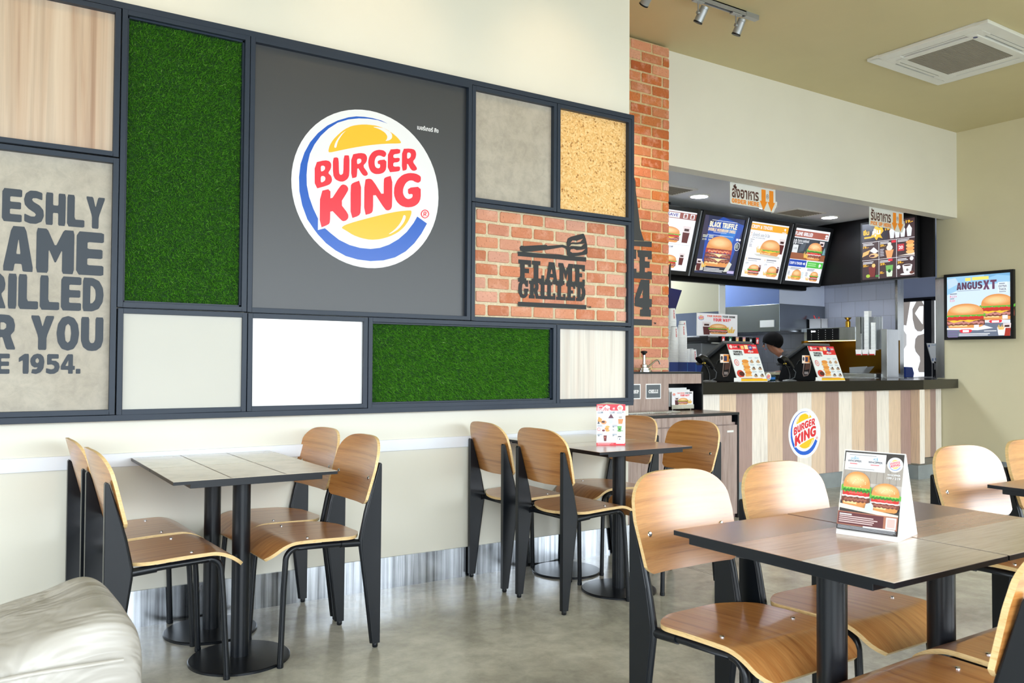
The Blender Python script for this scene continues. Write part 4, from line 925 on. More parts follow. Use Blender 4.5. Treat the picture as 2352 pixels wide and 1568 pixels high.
A.P([chaikin([(.45, 1.12), (.66, 1.12), (.655, .75), (.56, .66), (.46, .76)], .3), chaikin([(.56, 1.05), (.62, 1.05), (.61, .78), (.49, .95)], .05)], GR)
A.P(chaikin([(.16, .74), (.36, .7), (.36, .44), (.16, .42)], .2), LG); A.P(chaikin([(.16, .6), (.24, .6), (.25, .5), (.16, .48)], .2), GR)
A.P(chaikin([(.16, .38), (.3, .36), (.32, .12), (.16, .1)], .2), LG); A.P(chaikin([(.16, .33), (.23, .32), (.24, .22), (.16, .2)], .2), GR)
A.P(chaikin([(.5, .62), (.66, .66), (.66, .1), (.52, .1), (.58, .3), (.48, .42)], .2), GR)
A.P(chaikin([(.8, .74), (1.0, .9), (1.1, .5), (.86, .5)], .15), GR)
A.done('frosted_pattern', w, M['film'])
# hood and wall box at the back of the kitchen
h = thing('extractor_hood', 'stainless extractor hood with pale blue boxed upper part under the menu boards', 'extractor hood', (9.1, 7.8, 0))
L_ = (9.1, 7.8)
def rel(mb, name, mat, parent, loc, **k):
    mb.v = [(v[0] - loc[0], v[1] - loc[1], v[2] - (loc[2] if len(loc) > 2 else 0)) for v in mb.v]
    return mb.build(name, mat, parent, **k)
rel(BX(8.725, 9.64, 7.05, 9.45, 1.955, 2.96), 'upper_box', M['pale_panel'], h, L_)
rel(BX(8.719, 8.725, 7.05, 9.45, 1.955, 2.96), 'side_panel', M['fridge'], h, L_)
rel(BX(8.715, 9.64, 7.04, 9.45, 1.60, 1.955), 'canopy', M['darksteel'], h, L_, bevel=.004)
rel(BX(8.70, 8.714, 7.12, 7.34, 1.66, 1.75), 'notice', M['whitepaper'], h, L_)
t = thing('fryer_bank', 'dark cooking equipment beneath the stainless extractor hood', 'cooking equipment', (9.1, 8.2, 0))
rel(BX(8.2, 9.1, 7.9, 9.4, 0, 1.35), 'body', M['dark'], t, (9.1, 8.2)); rel(BX(8.2, 9.64, 9.3, 9.44, 1.35, 1.6), 'back_guard', M['dark'], t, (9.1, 8.2))

# ------------------------------------------------------------------ fascias with menu boards
fa = struct(BX(4.868, 9.2, 7.0, 7.04, 2.15, 2.97).build('trim_6', M['blackgloss']))
struct(BX(4.868, 9.1, 6.93, 7.0, 2.13, 2.155).build('trim_8', M['blackgloss']))
struct(BX(9.22, 9.25, 5.30, 7.04, 2.19, 2.965).build('trim_7', M['blackgloss']))
MBX = [(6.115, 6.825), (6.893, 7.606), (7.663, 8.386), (8.458, 9.182)]
VV = Vector((0, -.19, .68)).normalized(); NN = Vector((1, 0, 0)).cross(VV)
def menu_board(i, name, label, draw):
    xa, xb = MBX[i]; w = xb - xa; hgt = .706
    t = thing(name, label, 'menu board', (xa, 6.79, 2.195), 0, 'tilted menu boards over the counter')
    t.matrix_world = Matrix.Translation((xa, 6.79, 2.195)) @ Matrix(((1, 0, 0), (0, VV.y, NN.y), (0, VV.z, NN.z))).to_4x4()
    fw = .026
    m = MB(); m.box(-.012, w + .012, -.02, hgt + .02, -.06, 0)
    m.box(-.012, fw, -.02, hgt + .02, 0, .014); m.box(w - fw, w + .012, -.02, hgt + .02, 0, .014); m.box(fw, w - fw, -.02, fw, 0, .014); m.box(fw, w - fw, hgt - fw, hgt + .02, 0, .014)
    m.build('housing', M['blackplastic'], t, bevel=.003)
    BX(-.05, -.03, -.02, hgt + .01, -.05, .01).build('side_rail', M['greyplastic'], t)
    A = Art((fw, fw, .001), (w - 2 * fw, 0, 0), (0, hgt - 2 * fw, 0), start=.0005, eps=.00015)
    draw(A); A.done('lit_screen', t, M['screen'])
SW = S(236, 240, 246)
def d1(A):
    A.R(0, 1, 0, 1, SW); A.R(.0, 1, .87, .975, S(150, 84, 76)); A.R(.3, .62, .88, .965, WHITE); A.T('SAVE', .34, .58, .9, .95, S(70, 60, 150), .02)
    for x in (.7, .86): A.R(x, x + .1, .885, .965, WHITE); A.E(x + .05, .93, .03, .025, S(150, 84, 76)); A.R(x + .02, x + .08, .895, .91, S(150, 84, 76))
    burger(A, .45, .47, .5, .26, 'thick'); drink(A, .83, .48, .18, .28); A.lines(.05, .4, .83, 3, .012, S(120, 130, 150)); A.T('ชีส', .3, .6, .38, .42, S(90, 90, 110), 0)
    A.R(0, 1, .44, .443, S(160, 165, 172)); burger(A, .55, .04, .36, .22, 'thick'); drink(A, .83, .1, .12, .2); A.lines(.1, .5, .36, 2, .012, S(120, 130, 150))
def d2(A):
    A.R(0, 1, 0, 1, S(34, 42, 78)); A.P([(.15, .2), (.85, .2), (1, .9), (.45, 1), (.1, .8)], S(28, 74, 168)); A.P([(.4, .45), (.75, .4), (.85, .8), (.5, .85)], S(40, 120, 206)); A.P([(0, .6), (.16, .66), (.1, 1), (0, 1)], S(60, 56, 84))
    A.R(.2, .82, .925, .933, WHITE); sans(A, 'BLACK TRUFFLE', .16, .84, .81, .905, S(250, 240, 210)); sans(A, 'DOUBLE MUSHROOM SWISS', .15, .82, .74, .795, S(240, 214, 170)); A.lines(.28, .68, .73, 1, .01, S(200, 206, 230)); A.R(.14, .78, .67, .677, WHITE)
    for k in range(2): A.lines(.05 + k * .14, .17 + k * .14, .66, 2, .012, S(226, 230, 200), jag=.1); A.T('219' if k == 0 else '289', .05 + k * .14, .15 + k * .14, .57, .60, S(226, 230, 200), .02)
    burger(A, .5, .13, .66, .54, 'double'); A.P([(.0, .1), (.12, .24), (.24, .12), (.2, .05), (0, .03)], S(200, 200, 190)); drink(A, .08, .04, .12, .2); fries(A, .2, .1, .12, .1)
    A.R(.2, .86, .02, .11, S(30, 36, 48)); A.lines(.22, .7, .1, 3, .012, WHITE); A.P([(.7, .05), (.82, .06), (.88, .2), (.8, .24)], S(214, 216, 200)); A.R(.8, .97, .03, .08, S(190, 180, 220))
    A.E(.92, .52, .07, .075, WHITE, 24); A.E(.92, .52, .06, .064, S(24, 40, 60), 24); A.lines(.87, .96, .56, 4, .01, S(200, 210, 200)); A.R(.86, .91, .62, .66, WHITE); A.E(.95, .64, .03, .02, WHITE)
def d3(A):
    A.R(0, 1, 0, 1, SW); A.R(0, 1, .855, .975, S(246, 168, 40)); A.T('CRISPY & TENDER', .03, .58, .885, .95, WHITE, .035); A.P([(.88, .93), (.91, .95), (.94, .93), (.92, .89)], WHITE); A.R(.85, .96, .862, .876, WHITE)
    A.T('7', .04, .08, .73, .81, S(250, 170, 120), 0); A.T('เอ็กซ์ตร้า ลอง ไก่ ชีส', .1, .54, .745, .81, S(96, 98, 108), 0); A.T('EXTRA LONG CHICKEN CHEESE', .1, .43, .71, .73, S(110, 112, 120), .01)
    A.T('239.-', .06, .15, .62, .665, S(120, 122, 130), 0); A.lines(.06, .17, .69, 1, .01, S(140, 140, 150)); A.lines(.06, .14, .6, 3, .01, S(150, 150, 160))
    drink(A, .9, .47, .16, .28); burger(A, .62, .42, .54, .3, 'chicken'); fries(A, .34, .46, .16, .12); A.P([(.22, .43), (.3, .4), (.92, .38), (.9, .42), (.4, .44)], S(206, 206, 196))
    for x in (.02, .5):
        A.T('8' if x < .1 else '9', x + .02, x + .05, .31, .355, S(240, 190, 120), 0); A.lines(x + .08, x + .42, .35, 1, .018, S(130, 132, 142)); A.lines(x + .08, x + .34, .31, 1, .008, S(150, 150, 156)); A.T('189' if x < .1 else '179', x + .04, x + .11, .24, .27, S(140, 140, 150), 0)
        burger(A, x + .28, .04, .3, .2, 'std' if x < .1 else 'chicken'); fries(A, x + .1, .06, .1, .08); drink(A, x + .42, .12, .07, .13)
def d4(A):
    A.R(0, 1, 0, 1, SW); A.R(.01, .97, .84, .96, S(168, 92, 74)); sans(A, 'FLAME GRILLED', .02, .52, .865, .935, WHITE); A.E(.92, .915, .04, .024, WHITE); A.R(.88, .96, .855, .885, WHITE)
    A.R(.01, 1, .42, .82, S(46, 52, 58)); A.P([(.2, .55), (.34, .58), (.4, .78), (.28, .8)], S(76, 84, 92)); A.R(.01, 1, .42, .54, S(150, 88, 54)); A.T('10', .02, .11, .7, .79, WHITE, .03); A.T('ริบอาย เบอร์เกอร์', .13, .45, .745, .8, WHITE, .02); A.lines(.13, .3, .73, 1, .012, WHITE)
    A.R(.03, .18, .54, .69, S(222, 226, 228)); A.T('149', .06, .15, .6, .64, S(120, 122, 128), 0); drink(A, .83, .56, .14, .24); burger(A, .66, .43, .42, .34); fries(A, .43, .46, .13, .12)
    A.P([(.88, .55), (.97, .55), (.93, .66)], S(120, 160, 170)); A.P([(.89, .6), (.96, .6), (.93, .7)], S(120, 160, 170))
    A.R(.01, .49, .28, .41, S(24, 70, 176)); A.T('CRISPY & TENDER', .03, .38, .32, .37, WHITE, .035); A.P([(.4, .33), (.44, .33), (.44, .31), (.47, .345), (.44, .38), (.44, .36), (.4, .36)], WHITE)
    A.R(.52, .98, .28, .4, S(84, 190, 74)); A.lines(.55, .78, .37, 2, .018, S(170, 230, 160), jag=0); A.P([(.87, .3), (.89, .3), (.94, .34), (.89, .38), (.86, .35)], WHITE)
    A.T('11', .02, .06, .22, .26, S(90, 90, 100), 0); A.lines(.08, .38, .26, 2, .012, S(130, 134, 146)); A.lines(.56, .78, .26, 2, .012, S(130, 134, 146)); A.lines(.03, .1, .19, 4, .01, S(150, 152, 160)); A.lines(.53, .6, .19, 4, .01, S(150, 152, 160))
    burger(A, .28, .03, .28, .2, 'chicken'); fries(A, .1, .04, .1, .07); burger(A, .78, .03, .24, .19); fries(A, .6, .04, .1, .07); A.lines(.4, .47, .18, 4, .014, S(190, 220, 224)); A.lines(.9, .97, .18, 4, .014, S(190, 220, 224))
menu_board(0, 'menu_board', 'menu board partly hidden behind the brick wall, with red header', d1)
menu_board(1, 'menu_board', 'deep blue menu board with a large stacked burger', d2)
menu_board(2, 'menu_board', 'white menu board with yellow header and three burgers', d3)
menu_board(3, 'menu_board', 'menu board with brown, blue and green header bands', d4)
# side menu
t = thing('side_menu_board', 'dark dessert and drinks menu screen on the side fascia behind the pick-up sign', 'menu board', (9.22, 5.83, 2.55))
rel(BX(9.165, 9.221, 5.465, 6.19, 2.19, 2.91), 'housing', M['blackplastic'], t, (9.22, 5.83, 2.55), bevel=.003)
A = Art((9.163 - 9.22, 6.163 - 5.83, 2.213 - 2.55), (0, -.672, 0), (0, 0, .672), start=.0005, eps=.00015)
A.R(0, 1, 0, 1, S(64, 44, 46)); A.R(0, .5, .68, 1, S(50, 46, 56))
A.P([(.2, .82), (.26, .96), (.34, .9), (.38, .95), (.42, .84), (.36, .78), (.4, .71), (.32, .74), (.28, .69), (.24, .75), (.16, .74)], YEL); A.T('คุ้ม', .2, .36, .76, .9, WHITE, .05); A.T('อิ่ม', .02, .14, .8, .9, YEL, .05); A.R(.04, .18, .74, .77, YEL)
for x in (.58, .68, .78, .9): A.P([(x - .035, .69), (x + .035, .69), (x + .05, .82), (x - .05, .82)], S(226, 230, 232)); A.P([(x - .05, .82), (x + .05, .82), (x, .9)], WHITE)
A.T('19.-', .84, .97, .92, .97, YEL, .04); A.T('19.', .45, .55, .84, .88, YEL, .04); A.T('NEW', .74, .82, .93, .955, WHITE, .03)
for y in (.665, .345): A.R(0, 1, y - .004, y + .004, WHITE)
for x in (.33, .665): A.R(x - .004, x + .004, 0, .665, WHITE)
for i, (x, y, pz) in enumerate(((0, .35, '19.-'), (.335, .35, '29.-'), (.67, .35, ''), (0, .02, '25.-'), (.335, .02, '29.'), (.67, .02, '29.-'))):
    A.lines(x + .02, x + .24, y + .295, 2, .012, WHITE)
    if pz: A.T(pz, x + .02, x + .13, y + .21, y + .25, YEL, .04)
    cx = x + .2
    if i == 0: A.P([(x, y + .06), (x + .12, y + .1), (x + .16, y + .18), (x + .02, y + .14)], S(238, 186, 110)); A.P([(x + .15, y + .16), (x + .23, y + .22), (x + .32, y + .14), (x + .25, y + .1)], WHITE); A.E(x + .23, y + .07, .09, .04, S(236, 190, 130)); A.E(x + .2, y + .065, .05, .02, S(70, 30, 50))
    if i == 1: A.P([(cx - .05, y), (cx + .04, y), (cx + .08, y + .14), (cx - .08, y + .14)], S(226, 160, 100)); A.E(cx, y + .18, .06, .05, S(226, 222, 214)); A.E(cx, y + .24, .035, .035, S(226, 222, 214)); A.lines(x + .02, x + .1, y + .17, 5, .014, S(190, 190, 200)); A.R(x + .24, x + .32, y + .26, y + .3, RED)
    if i == 2:
        A.R(x + .02, x + .14, y + .1, y + .22, S(196, 60, 66)); A.T('20', x + .04, x + .12, y + .13, y + .19, WHITE, .03); A.P([(x + .02, y + .02), (x + .33, y + .05), (x + .33, y + .01)], S(232, 220, 206))
        for k in range(4): A.E(x + .25, y + .07 + k * .055, .075, .034, S(232, 160, 88) if k % 2 else S(244, 184, 110))
    if i == 3: A.P([(cx - .05, y + .02), (cx + .05, y + .02), (cx + .07, y + .2), (cx - .07, y + .2)], S(120, 40, 34)); A.E(cx + .03, y + .22, .035, .035, S(244, 196, 120)); A.E(cx - .08, y + .04, .04, .03, S(170, 200, 60)); A.E(cx + .1, y + .03, .04, .02, S(70, 140, 70))
    if i == 4: A.P([(cx - .05, y + .0), (cx + .05, y + .0), (cx + .07, y + .2), (cx - .07, y + .2)], S(214, 230, 206)); A.P([(cx - .06, y + .1), (cx + .06, y + .1), (cx + .07, y + .2), (cx - .07, y + .2)], S(110, 180, 90)); A.E(cx, y + .1, .03, .03, S(40, 80, 50)); A.T('55.-', x + .02, x + .1, y + .06, y + .1, YEL, .04); A.R(x + .18, x + .26, y + .27, y + .31, RED)
    if i == 5: A.P([(cx - .07, y + .06), (cx - .04, y + .02), (cx + .06, y + .02), (cx + .09, y + .17), (cx - .09, y + .17)], WHITE); A.E(cx, y + .17, .09, .02, S(240, 240, 240)); A.E(cx, y + .168, .07, .014, S(60, 30, 24)); A.E(cx, y + .02, .13, .02, S(236, 236, 236)); A.E(cx, y + .09, .02, .022, S(120, 120, 116)); A.E(x + .04, y + .15, .035, .035, WHITE); A.E(x + .28, y + .28, .035, .035, WHITE); A.E(x + .28, y + .04, .04, .025, S(110, 60, 44))
A.done('lit_screen', t, M['screen2'])
# angus poster on the khaki wall
t = thing('poster', 'square backlit poster of two burgers in a black frame on the khaki wall', 'poster', (WX, 4.885, 1.84))
m = MB()
yA, yB, zA, zB = 5.262, 4.508, 1.472, 2.213
O_ = (WX, 4.885, 1.84)
m.box(WX - .035, WX, yB, yA, zA, zB); f_ = .032
for a, b, c, d in ((yB, yB + f_, zA, zB), (yA - f_, yA, zA, zB), (yB + f_, yA - f_, zA, zA + f_), (yB + f_, yA - f_, zB - f_, zB)): m.box(WX - .045, WX - .035, a, b, c, d)
rel(m, 'frame', M['blackplastic'], t, O_)
A = Art((WX - .036 - O_[0], yA - f_ - O_[1], zA + f_ - O_[2]), (0, -(yA - yB - 2 * f_), 0), (0, 0, zB - zA - 2 * f_), start=.0006, eps=.00015)
A.R(0, 1, 0, 1, S(206, 226, 244)); A.P([(0, .7), (.2, .78), (.5, .82), (.9, .85), (1, .86), (1, 1), (0, 1)], S(150, 198, 230)); A.P([(.02, .8), (.2, .88), (.14, .98), (0, .96)], S(190, 214, 236)); A.P([(.6, .92), (.8, .98), (1, .95), (1, 1), (.6, 1)], S(120, 174, 214))
A.R(.3, .39, .915, .965, S(250, 226, 110)); A.R(.41, .67, .92, .97, S(250, 226, 110)); sans(A, 'ANGUS', .16, .58, .775, .895, S(92, 56, 82), .05); sans(A, 'XT', .585, .80, .755, .905, S(104, 62, 92), .05); A.lines(.17, .6, .76, 1, .008, S(140, 150, 170))
A.R(.81, .955, .69, .86, S(222, 234, 244)); A.lines(.83, .94, .84, 1, .012, S(110, 120, 140)); A.T('EXTRA', .825, .945, .775, .81, S(80, 80, 100), .02); A.T('THICK', .825, .94, .725, .76, S(80, 80, 100), .02); A.lines(.83, .94, .71, 1, .01, S(110, 120, 140))
A.lines(.05, .17, .72, 1, .012, S(90, 90, 110)); A.T('฿229', .05, .16, .65, .69, S(226, 100, 130), 0); A.lines(.05, .14, .64, 1, .01, S(90, 90, 110)); A.T('฿289', .05, .13, .58, .62, S(226, 120, 150), 0)
A.R(0, 1, 0, .26, S(106, 116, 136)); A.P([(.55, .3), (1, .25), (1, .2), (.6, .22)], S(220, 224, 230)); burger(A, .8, .26, .52, .42, 'thick'); burger(A, .3, .13, .62, .42, 'thick')
A.P([(0, .12), (.5, .1), (.74, .13), (.6, .18), (.5, .14), (0, .15)], WHITE); A.R(.44, .52, .13, .19, WHITE); A.R(.88, .96, .27, .33, WHITE)
A.P(chaikin([(.2, .1), (.24, .06), (.38, .06), (.42, .1), (.38, .12), (.24, .12)], .2), RED); A.R(.26, .36, .07, .11, WHITE); A.P(chaikin([(.67, .24), (.7, .21), (.86, .21), (.88, .25), (.85, .26), (.7, .26)], .2), RED); A.R(.72, .83, .215, .25, WHITE)
A.lines(.02, .18, .1, 3, .022, S(120, 110, 150), jag=0); A.lines(.2, .8, .05, 2, .012, WHITE); A.lines(.6, .8, .09, 1, .012, WHITE); drink(A, .95, .0, .12, .2, S(170, 50, 34)); A.P([(.82, .01), (.91, .01), (.93, .14), (.8, .14)], WHITE); fries(A, .86, .1, .1, .08)
A.done('printed_sheet', t, M['screen2'])

# hanging signs
def hang_sign(xa, xb, label, th, en, sc=1.0):
    xc = (xa + xb) / 2; O_ = (xc, 5.30, 2.86)
    t = thing('hanging_sign', label, 'sign', O_, 0, 'white hanging signs with orange arrows')
    w = xb - xa; zt = .0; zb = -.205
    outline = [(-w / 2 + .012, zb), (-w / 2 + .25, zb - .0), (w / 2 - .20, zb - .0), (w / 2 - .15, zb - .022), (w / 2 - .03, zb - .022), (w / 2 + .02, zb + .06), (w / 2 + .02, zb + .085), (w / 2 - .005, zb + .085), (w / 2 - .005, zt), (-w / 2 + .012, zt), (-w / 2, zt - .012), (-w / 2, zb + .012)]
    m = MB(); m.prism([outline], lambda a, b, k: (a, -.004 if k else 0, b)); m.build('plate', M['whiteplastic'], t)
    m = MB(); m.tube([(-w / 2 + .04, -.003, -.01), (-w / 2 + .04, -.003, .108)], .0018, 6); m.tube([(w / 2 - .05, -.003, -.01), (w / 2 - .05, -.003, .108)], .0018, 6); m.build('hanger', M['chrome'], t)
    A = Art((-w / 2, -.0042, zb), (1, 0, 0), (0, 0, 1), start=.0004)
    BR = S(88, 52, 44); OR = S(246, 146, 30)
    A.T(th, .024, .375 * w / .61, .060, .185, BR, .03); sans(A, en, .022, .385 * w / .61, .010, .052, OR, .06)
    for cx in (w - .175, w - .065):
        A.P([(cx - .03, .18), (cx + .03, .18), (cx + .03, .07), (cx + .054, .07), (cx, -.018), (cx - .054, .07), (cx - .03, .07)], OR)
    A.E(w - .12, .12, .017, .024, S(120, 110, 110), 20); A.E(w - .12, .12, .013, .019, WHITE, 20); A.lines(w - .131, w - .109, .132, 3, .004, S(90, 80, 80), jag=.1)
    A.done('lettering', t)
hang_sign(5.872, 6.505, 'white ORDER HERE hanging sign with two orange arrows', 'สั่งอาหาร', 'ORDER HERE')
hang_sign(7.998, 8.627, 'white PICK UP HERE hanging sign with two orange arrows', 'รับอาหาร', 'PICK UP HERE')

# ------------------------------------------------------------------ counter
ct = thing('order_counter', 'long order counter clad in striped wooden planks with a black stone top', 'counter', (7.2, 5.3, 0))
O_ = (7.2, 5.3, 0)
CR = S(250, 241, 230); TN = S(234, 206, 178); WN = S(180, 151, 142)
m = MB(); q = 5.04; i = 2; k = 5.243 - .2055
while k < 8.3:
    a = max(k, 5.05); c = min(k + .2055, 8.3)
    m.box(a, c - .0012, 5.03, 5.05, .155, .93, 0, (CR, TN, WN)[i % 3]); i += 1; k += .2055
rel(m, 'plank_front', M['plank'], ct, O_)
m = MB(); m.box(8.303, 8.385, 4.93, 5.05, .165, .93, 0, CR); m.box(8.300, 8.303, 4.932, 5.03, .165, .93, 0, TN); rel(m, 'plank_pilaster', M['plank'], ct, O_)
m = MB()
for j in range(9): m.box(8.382 + j * .112, 8.382 + j * .112 + .111, 5.32, 5.35, .15, .93, 0, (TN, WN, CR)[j % 3])
rel(m, 'plank_return', M['plank'], ct, O_)
m = MB(); m.box(5.07, 8.3, 5.07, 5.6, 0, .15); m.box(8.31, WX - .012, 4.955, 5.34, 0, .145); rel(m, 'plinth', M['plinth'], ct, O_)
rel(BX(5.06, 9.3, 5.36, 5.62, .13, .93), 'carcass', M['blackplastic'], ct, O_)
m = MB(); m.prism([[(5.045, 4.93), (8.37, 4.93), (WX - .014, 5.12), (WX - .014, 5.385), (9.62, 5.385), (9.62, 5.66), (5.045, 5.66)]], lambda a, b, k: (a, b, .93 if k else 1.03)); rel(m, 'stone_top', M['stone'], ct, O_, bevel=.003)
A = Art((0 - O_[0], 5.03 - O_[1], 0), (1, 0, 0), (0, 0, 1), start=.001)
A.E(6.58, .545, .232, .232, S(246, 247, 250), 64); logo(A, 6.58, .545, .222, .222, False, (S(230, 40, 50), S(252, 206, 20), S(10, 96, 214)))
A.done('round_logo', ct, M['logoprint'])

# ------------------------------------------------------------------ condiment station
cs = thing('condiment_cabinet', 'grey-brown condiment cabinet standing in front of the brick wall', 'cabinet', (4.3, 4.8, 0)); O_ = (4.3, 4.8, 0)
m = MB(); m.box(3.60, 5.045, 4.50, 5.04, .0, .735); rel(m, 'body', M['greywood'], cs, O_)
for a, c in ((3.62, 4.33), (4.334, 5.045)): rel(BX(a, c, 4.478, 4.498, .03, .715), 'door', M['greywood'], cs, O_, bevel=.002)
rel(BX(3.60, 4.985, 4.478, 4.498, .722, .79), 'front_band', M['greywood'], cs, O_, bevel=.002)
rel(BX(3.58, 5.062, 4.47, 5.045, .793, .811), 'worktop', M['black'], cs, O_, bevel=.001)
rel(BX(3.59, 5.06, 4.474, 5.04, .811, .8125), 'worktop_surface', wood('dark_brown_laminate', S(84, 62, 54), S(104, 80, 70), S(120, 96, 86), (.6, 8, 4), .25, .2, k=4.0), cs, O_)
rel(BX(5.046, 5.062, 4.474, 5.045, 0, .793), 'side_panel', M['black'], cs, O_)
rel(BX(4.93, 5.0, 4.474, 4.478, .66, .675), 'label_plate', M['whiteplastic'], cs, O_)
m = MB(); m.box(3.60, 4.66, 4.832, 5.04, .8125, 1.105); m.box(4.66, 5.022, 4.832, 5.04, 1.026, 1.105); rel(m, 'upper_box', M['greywood'], cs, O_)
rel(BX(5.022, 5.036, 4.826, 5.042, .8125, 1.105), 'upper_side', M['black'], cs, O_); rel(BX(3.6, 5.036, 4.826, 5.042, 1.105, 1.12), 'upper_lid', M['black'], cs, O_)
rel(BX(4.665, 5.02, 5.025, 5.038, .8125, 1.02), 'niche_back', M['blackplastic'], cs, O_)
rel(BX(4.662, 4.664, 4.84, 5.03, .8125, 1.026), 'niche_side', M['blackplastic'], cs, O_)
def label_plate(xa, xb, word):
    A = Art((-O_[0], 4.8315 - O_[1], 0), (1, 0, 0), (0, 0, 1), start=.0006)
    A.R(xa, xb, .912, 1.058 - .03, WHITE); A.R(xa + .008, xb - .008, .920, 1.02, S(84, 92, 100)); w = (xb - xa)
    slab(A, word, xa + w * .19 if len(word) < 7 else xa + .018, xb - w * .19 if len(word) < 7 else xb - .018, .955, .982, WHITE)
    A.done('label_sticker', cs)
label_plate(4.418, 4.578, 'CHILLI'); label_plate(4.206, 4.366, 'KETCHUP')
# things on the station
t = thing('paper_rack', 'small metal rack holding YOUR WAY place mats in the cabinet niche', 'rack', (4.84, 4.91, .8125))
m = MB(); m.box(-.12, .125, -.05, .07, .012, .03); m.box(-.12, .125, -.052, -.048, .012, .045)
for x in (-.10, .10): m.box(x - .004, x + .004, -.04, .06, 0, .013)
m.box(-.12, .125, .066, .07, .03, .17); m.build('rack', M['steel'], t)
for i in range(3): BX(-.115, .12 - i * .006, -.046 + i * .03, -.043 + i * .03, .03, .15 + i * .014).build('place_mat', M['whitepaper'], t)
def yourway(A, small=False):
    A.R(0, 1, 0, 1, S(236, 234, 238)); logo(A, .1, .8, .085, .12, False, simple=True)
    sans(A, 'YOUR BURGER', .24, .6, .84, .93, S(232, 110, 90)); sans(A, 'YOUR DRINK', .62, .95, .84, .93, S(50, 44, 48)); sans(A, 'YOUR WAY!', .39, .83, .66, .8, RED)
    drink(A, .23, .06, .2, .56, S(84, 28, 34)); burger(A, .52, .1, .46, .46); fries(A, .82, .16, .2, .28)
A = Art((-.115, -.0465, .035), (.235, 0, 0), (0, 0, .115), start=.0006, eps=.0001); yourway(A); A.done('printed_face', t)
t = thing('steel_tray', 'flat steel serving tray edge resting on the condiment cabinet', 'tray', (4.15, 4.72, .8125))
BX(-.45, .46, -.07, .09, 0, .012).build('tray', M['steel'], t, bevel=.002)
def pump(x, y, label, rz):
    t = thing('sauce_pump', label, 'sauce pump', (x, y, 1.12), rz, 'steel sauce pumps on the condiment cabinet')
    m = MB(); m.lathe([(.062, 0), (.062, .012), (.05, .016), (.05, .03), (.03, .036)], n=32); m.build('lid', M['chrome'], t)
    MB().lathe([(.028, .03), (.028, .055), (.014, .06), (.012, .13)], n=24).build('plunger', M['chrome'], t)
    MB().lathe([(0, .165), (.016, .164), (.027, .158), (.026, .15), (.014, .14), (.012, .13)], n=24).build('knob', M['blackplastic'], t)
    MB().tube([(.02, 0, .04), (.05, 0, .045), (.12, 0, .088), (.14, 0, .092), (.156, 0, .088), (.17, 0, .06)], [.009, .008, .007, .007, .006, .005], 12).build('spout', M['chrome'], t)
pump(4.49, 4.93, 'steel sauce pump whose full spout shows on the condiment cabinet', 0)
pump(4.22, 4.93, 'steel sauce pump half hidden behind the grey grid frame', .1)

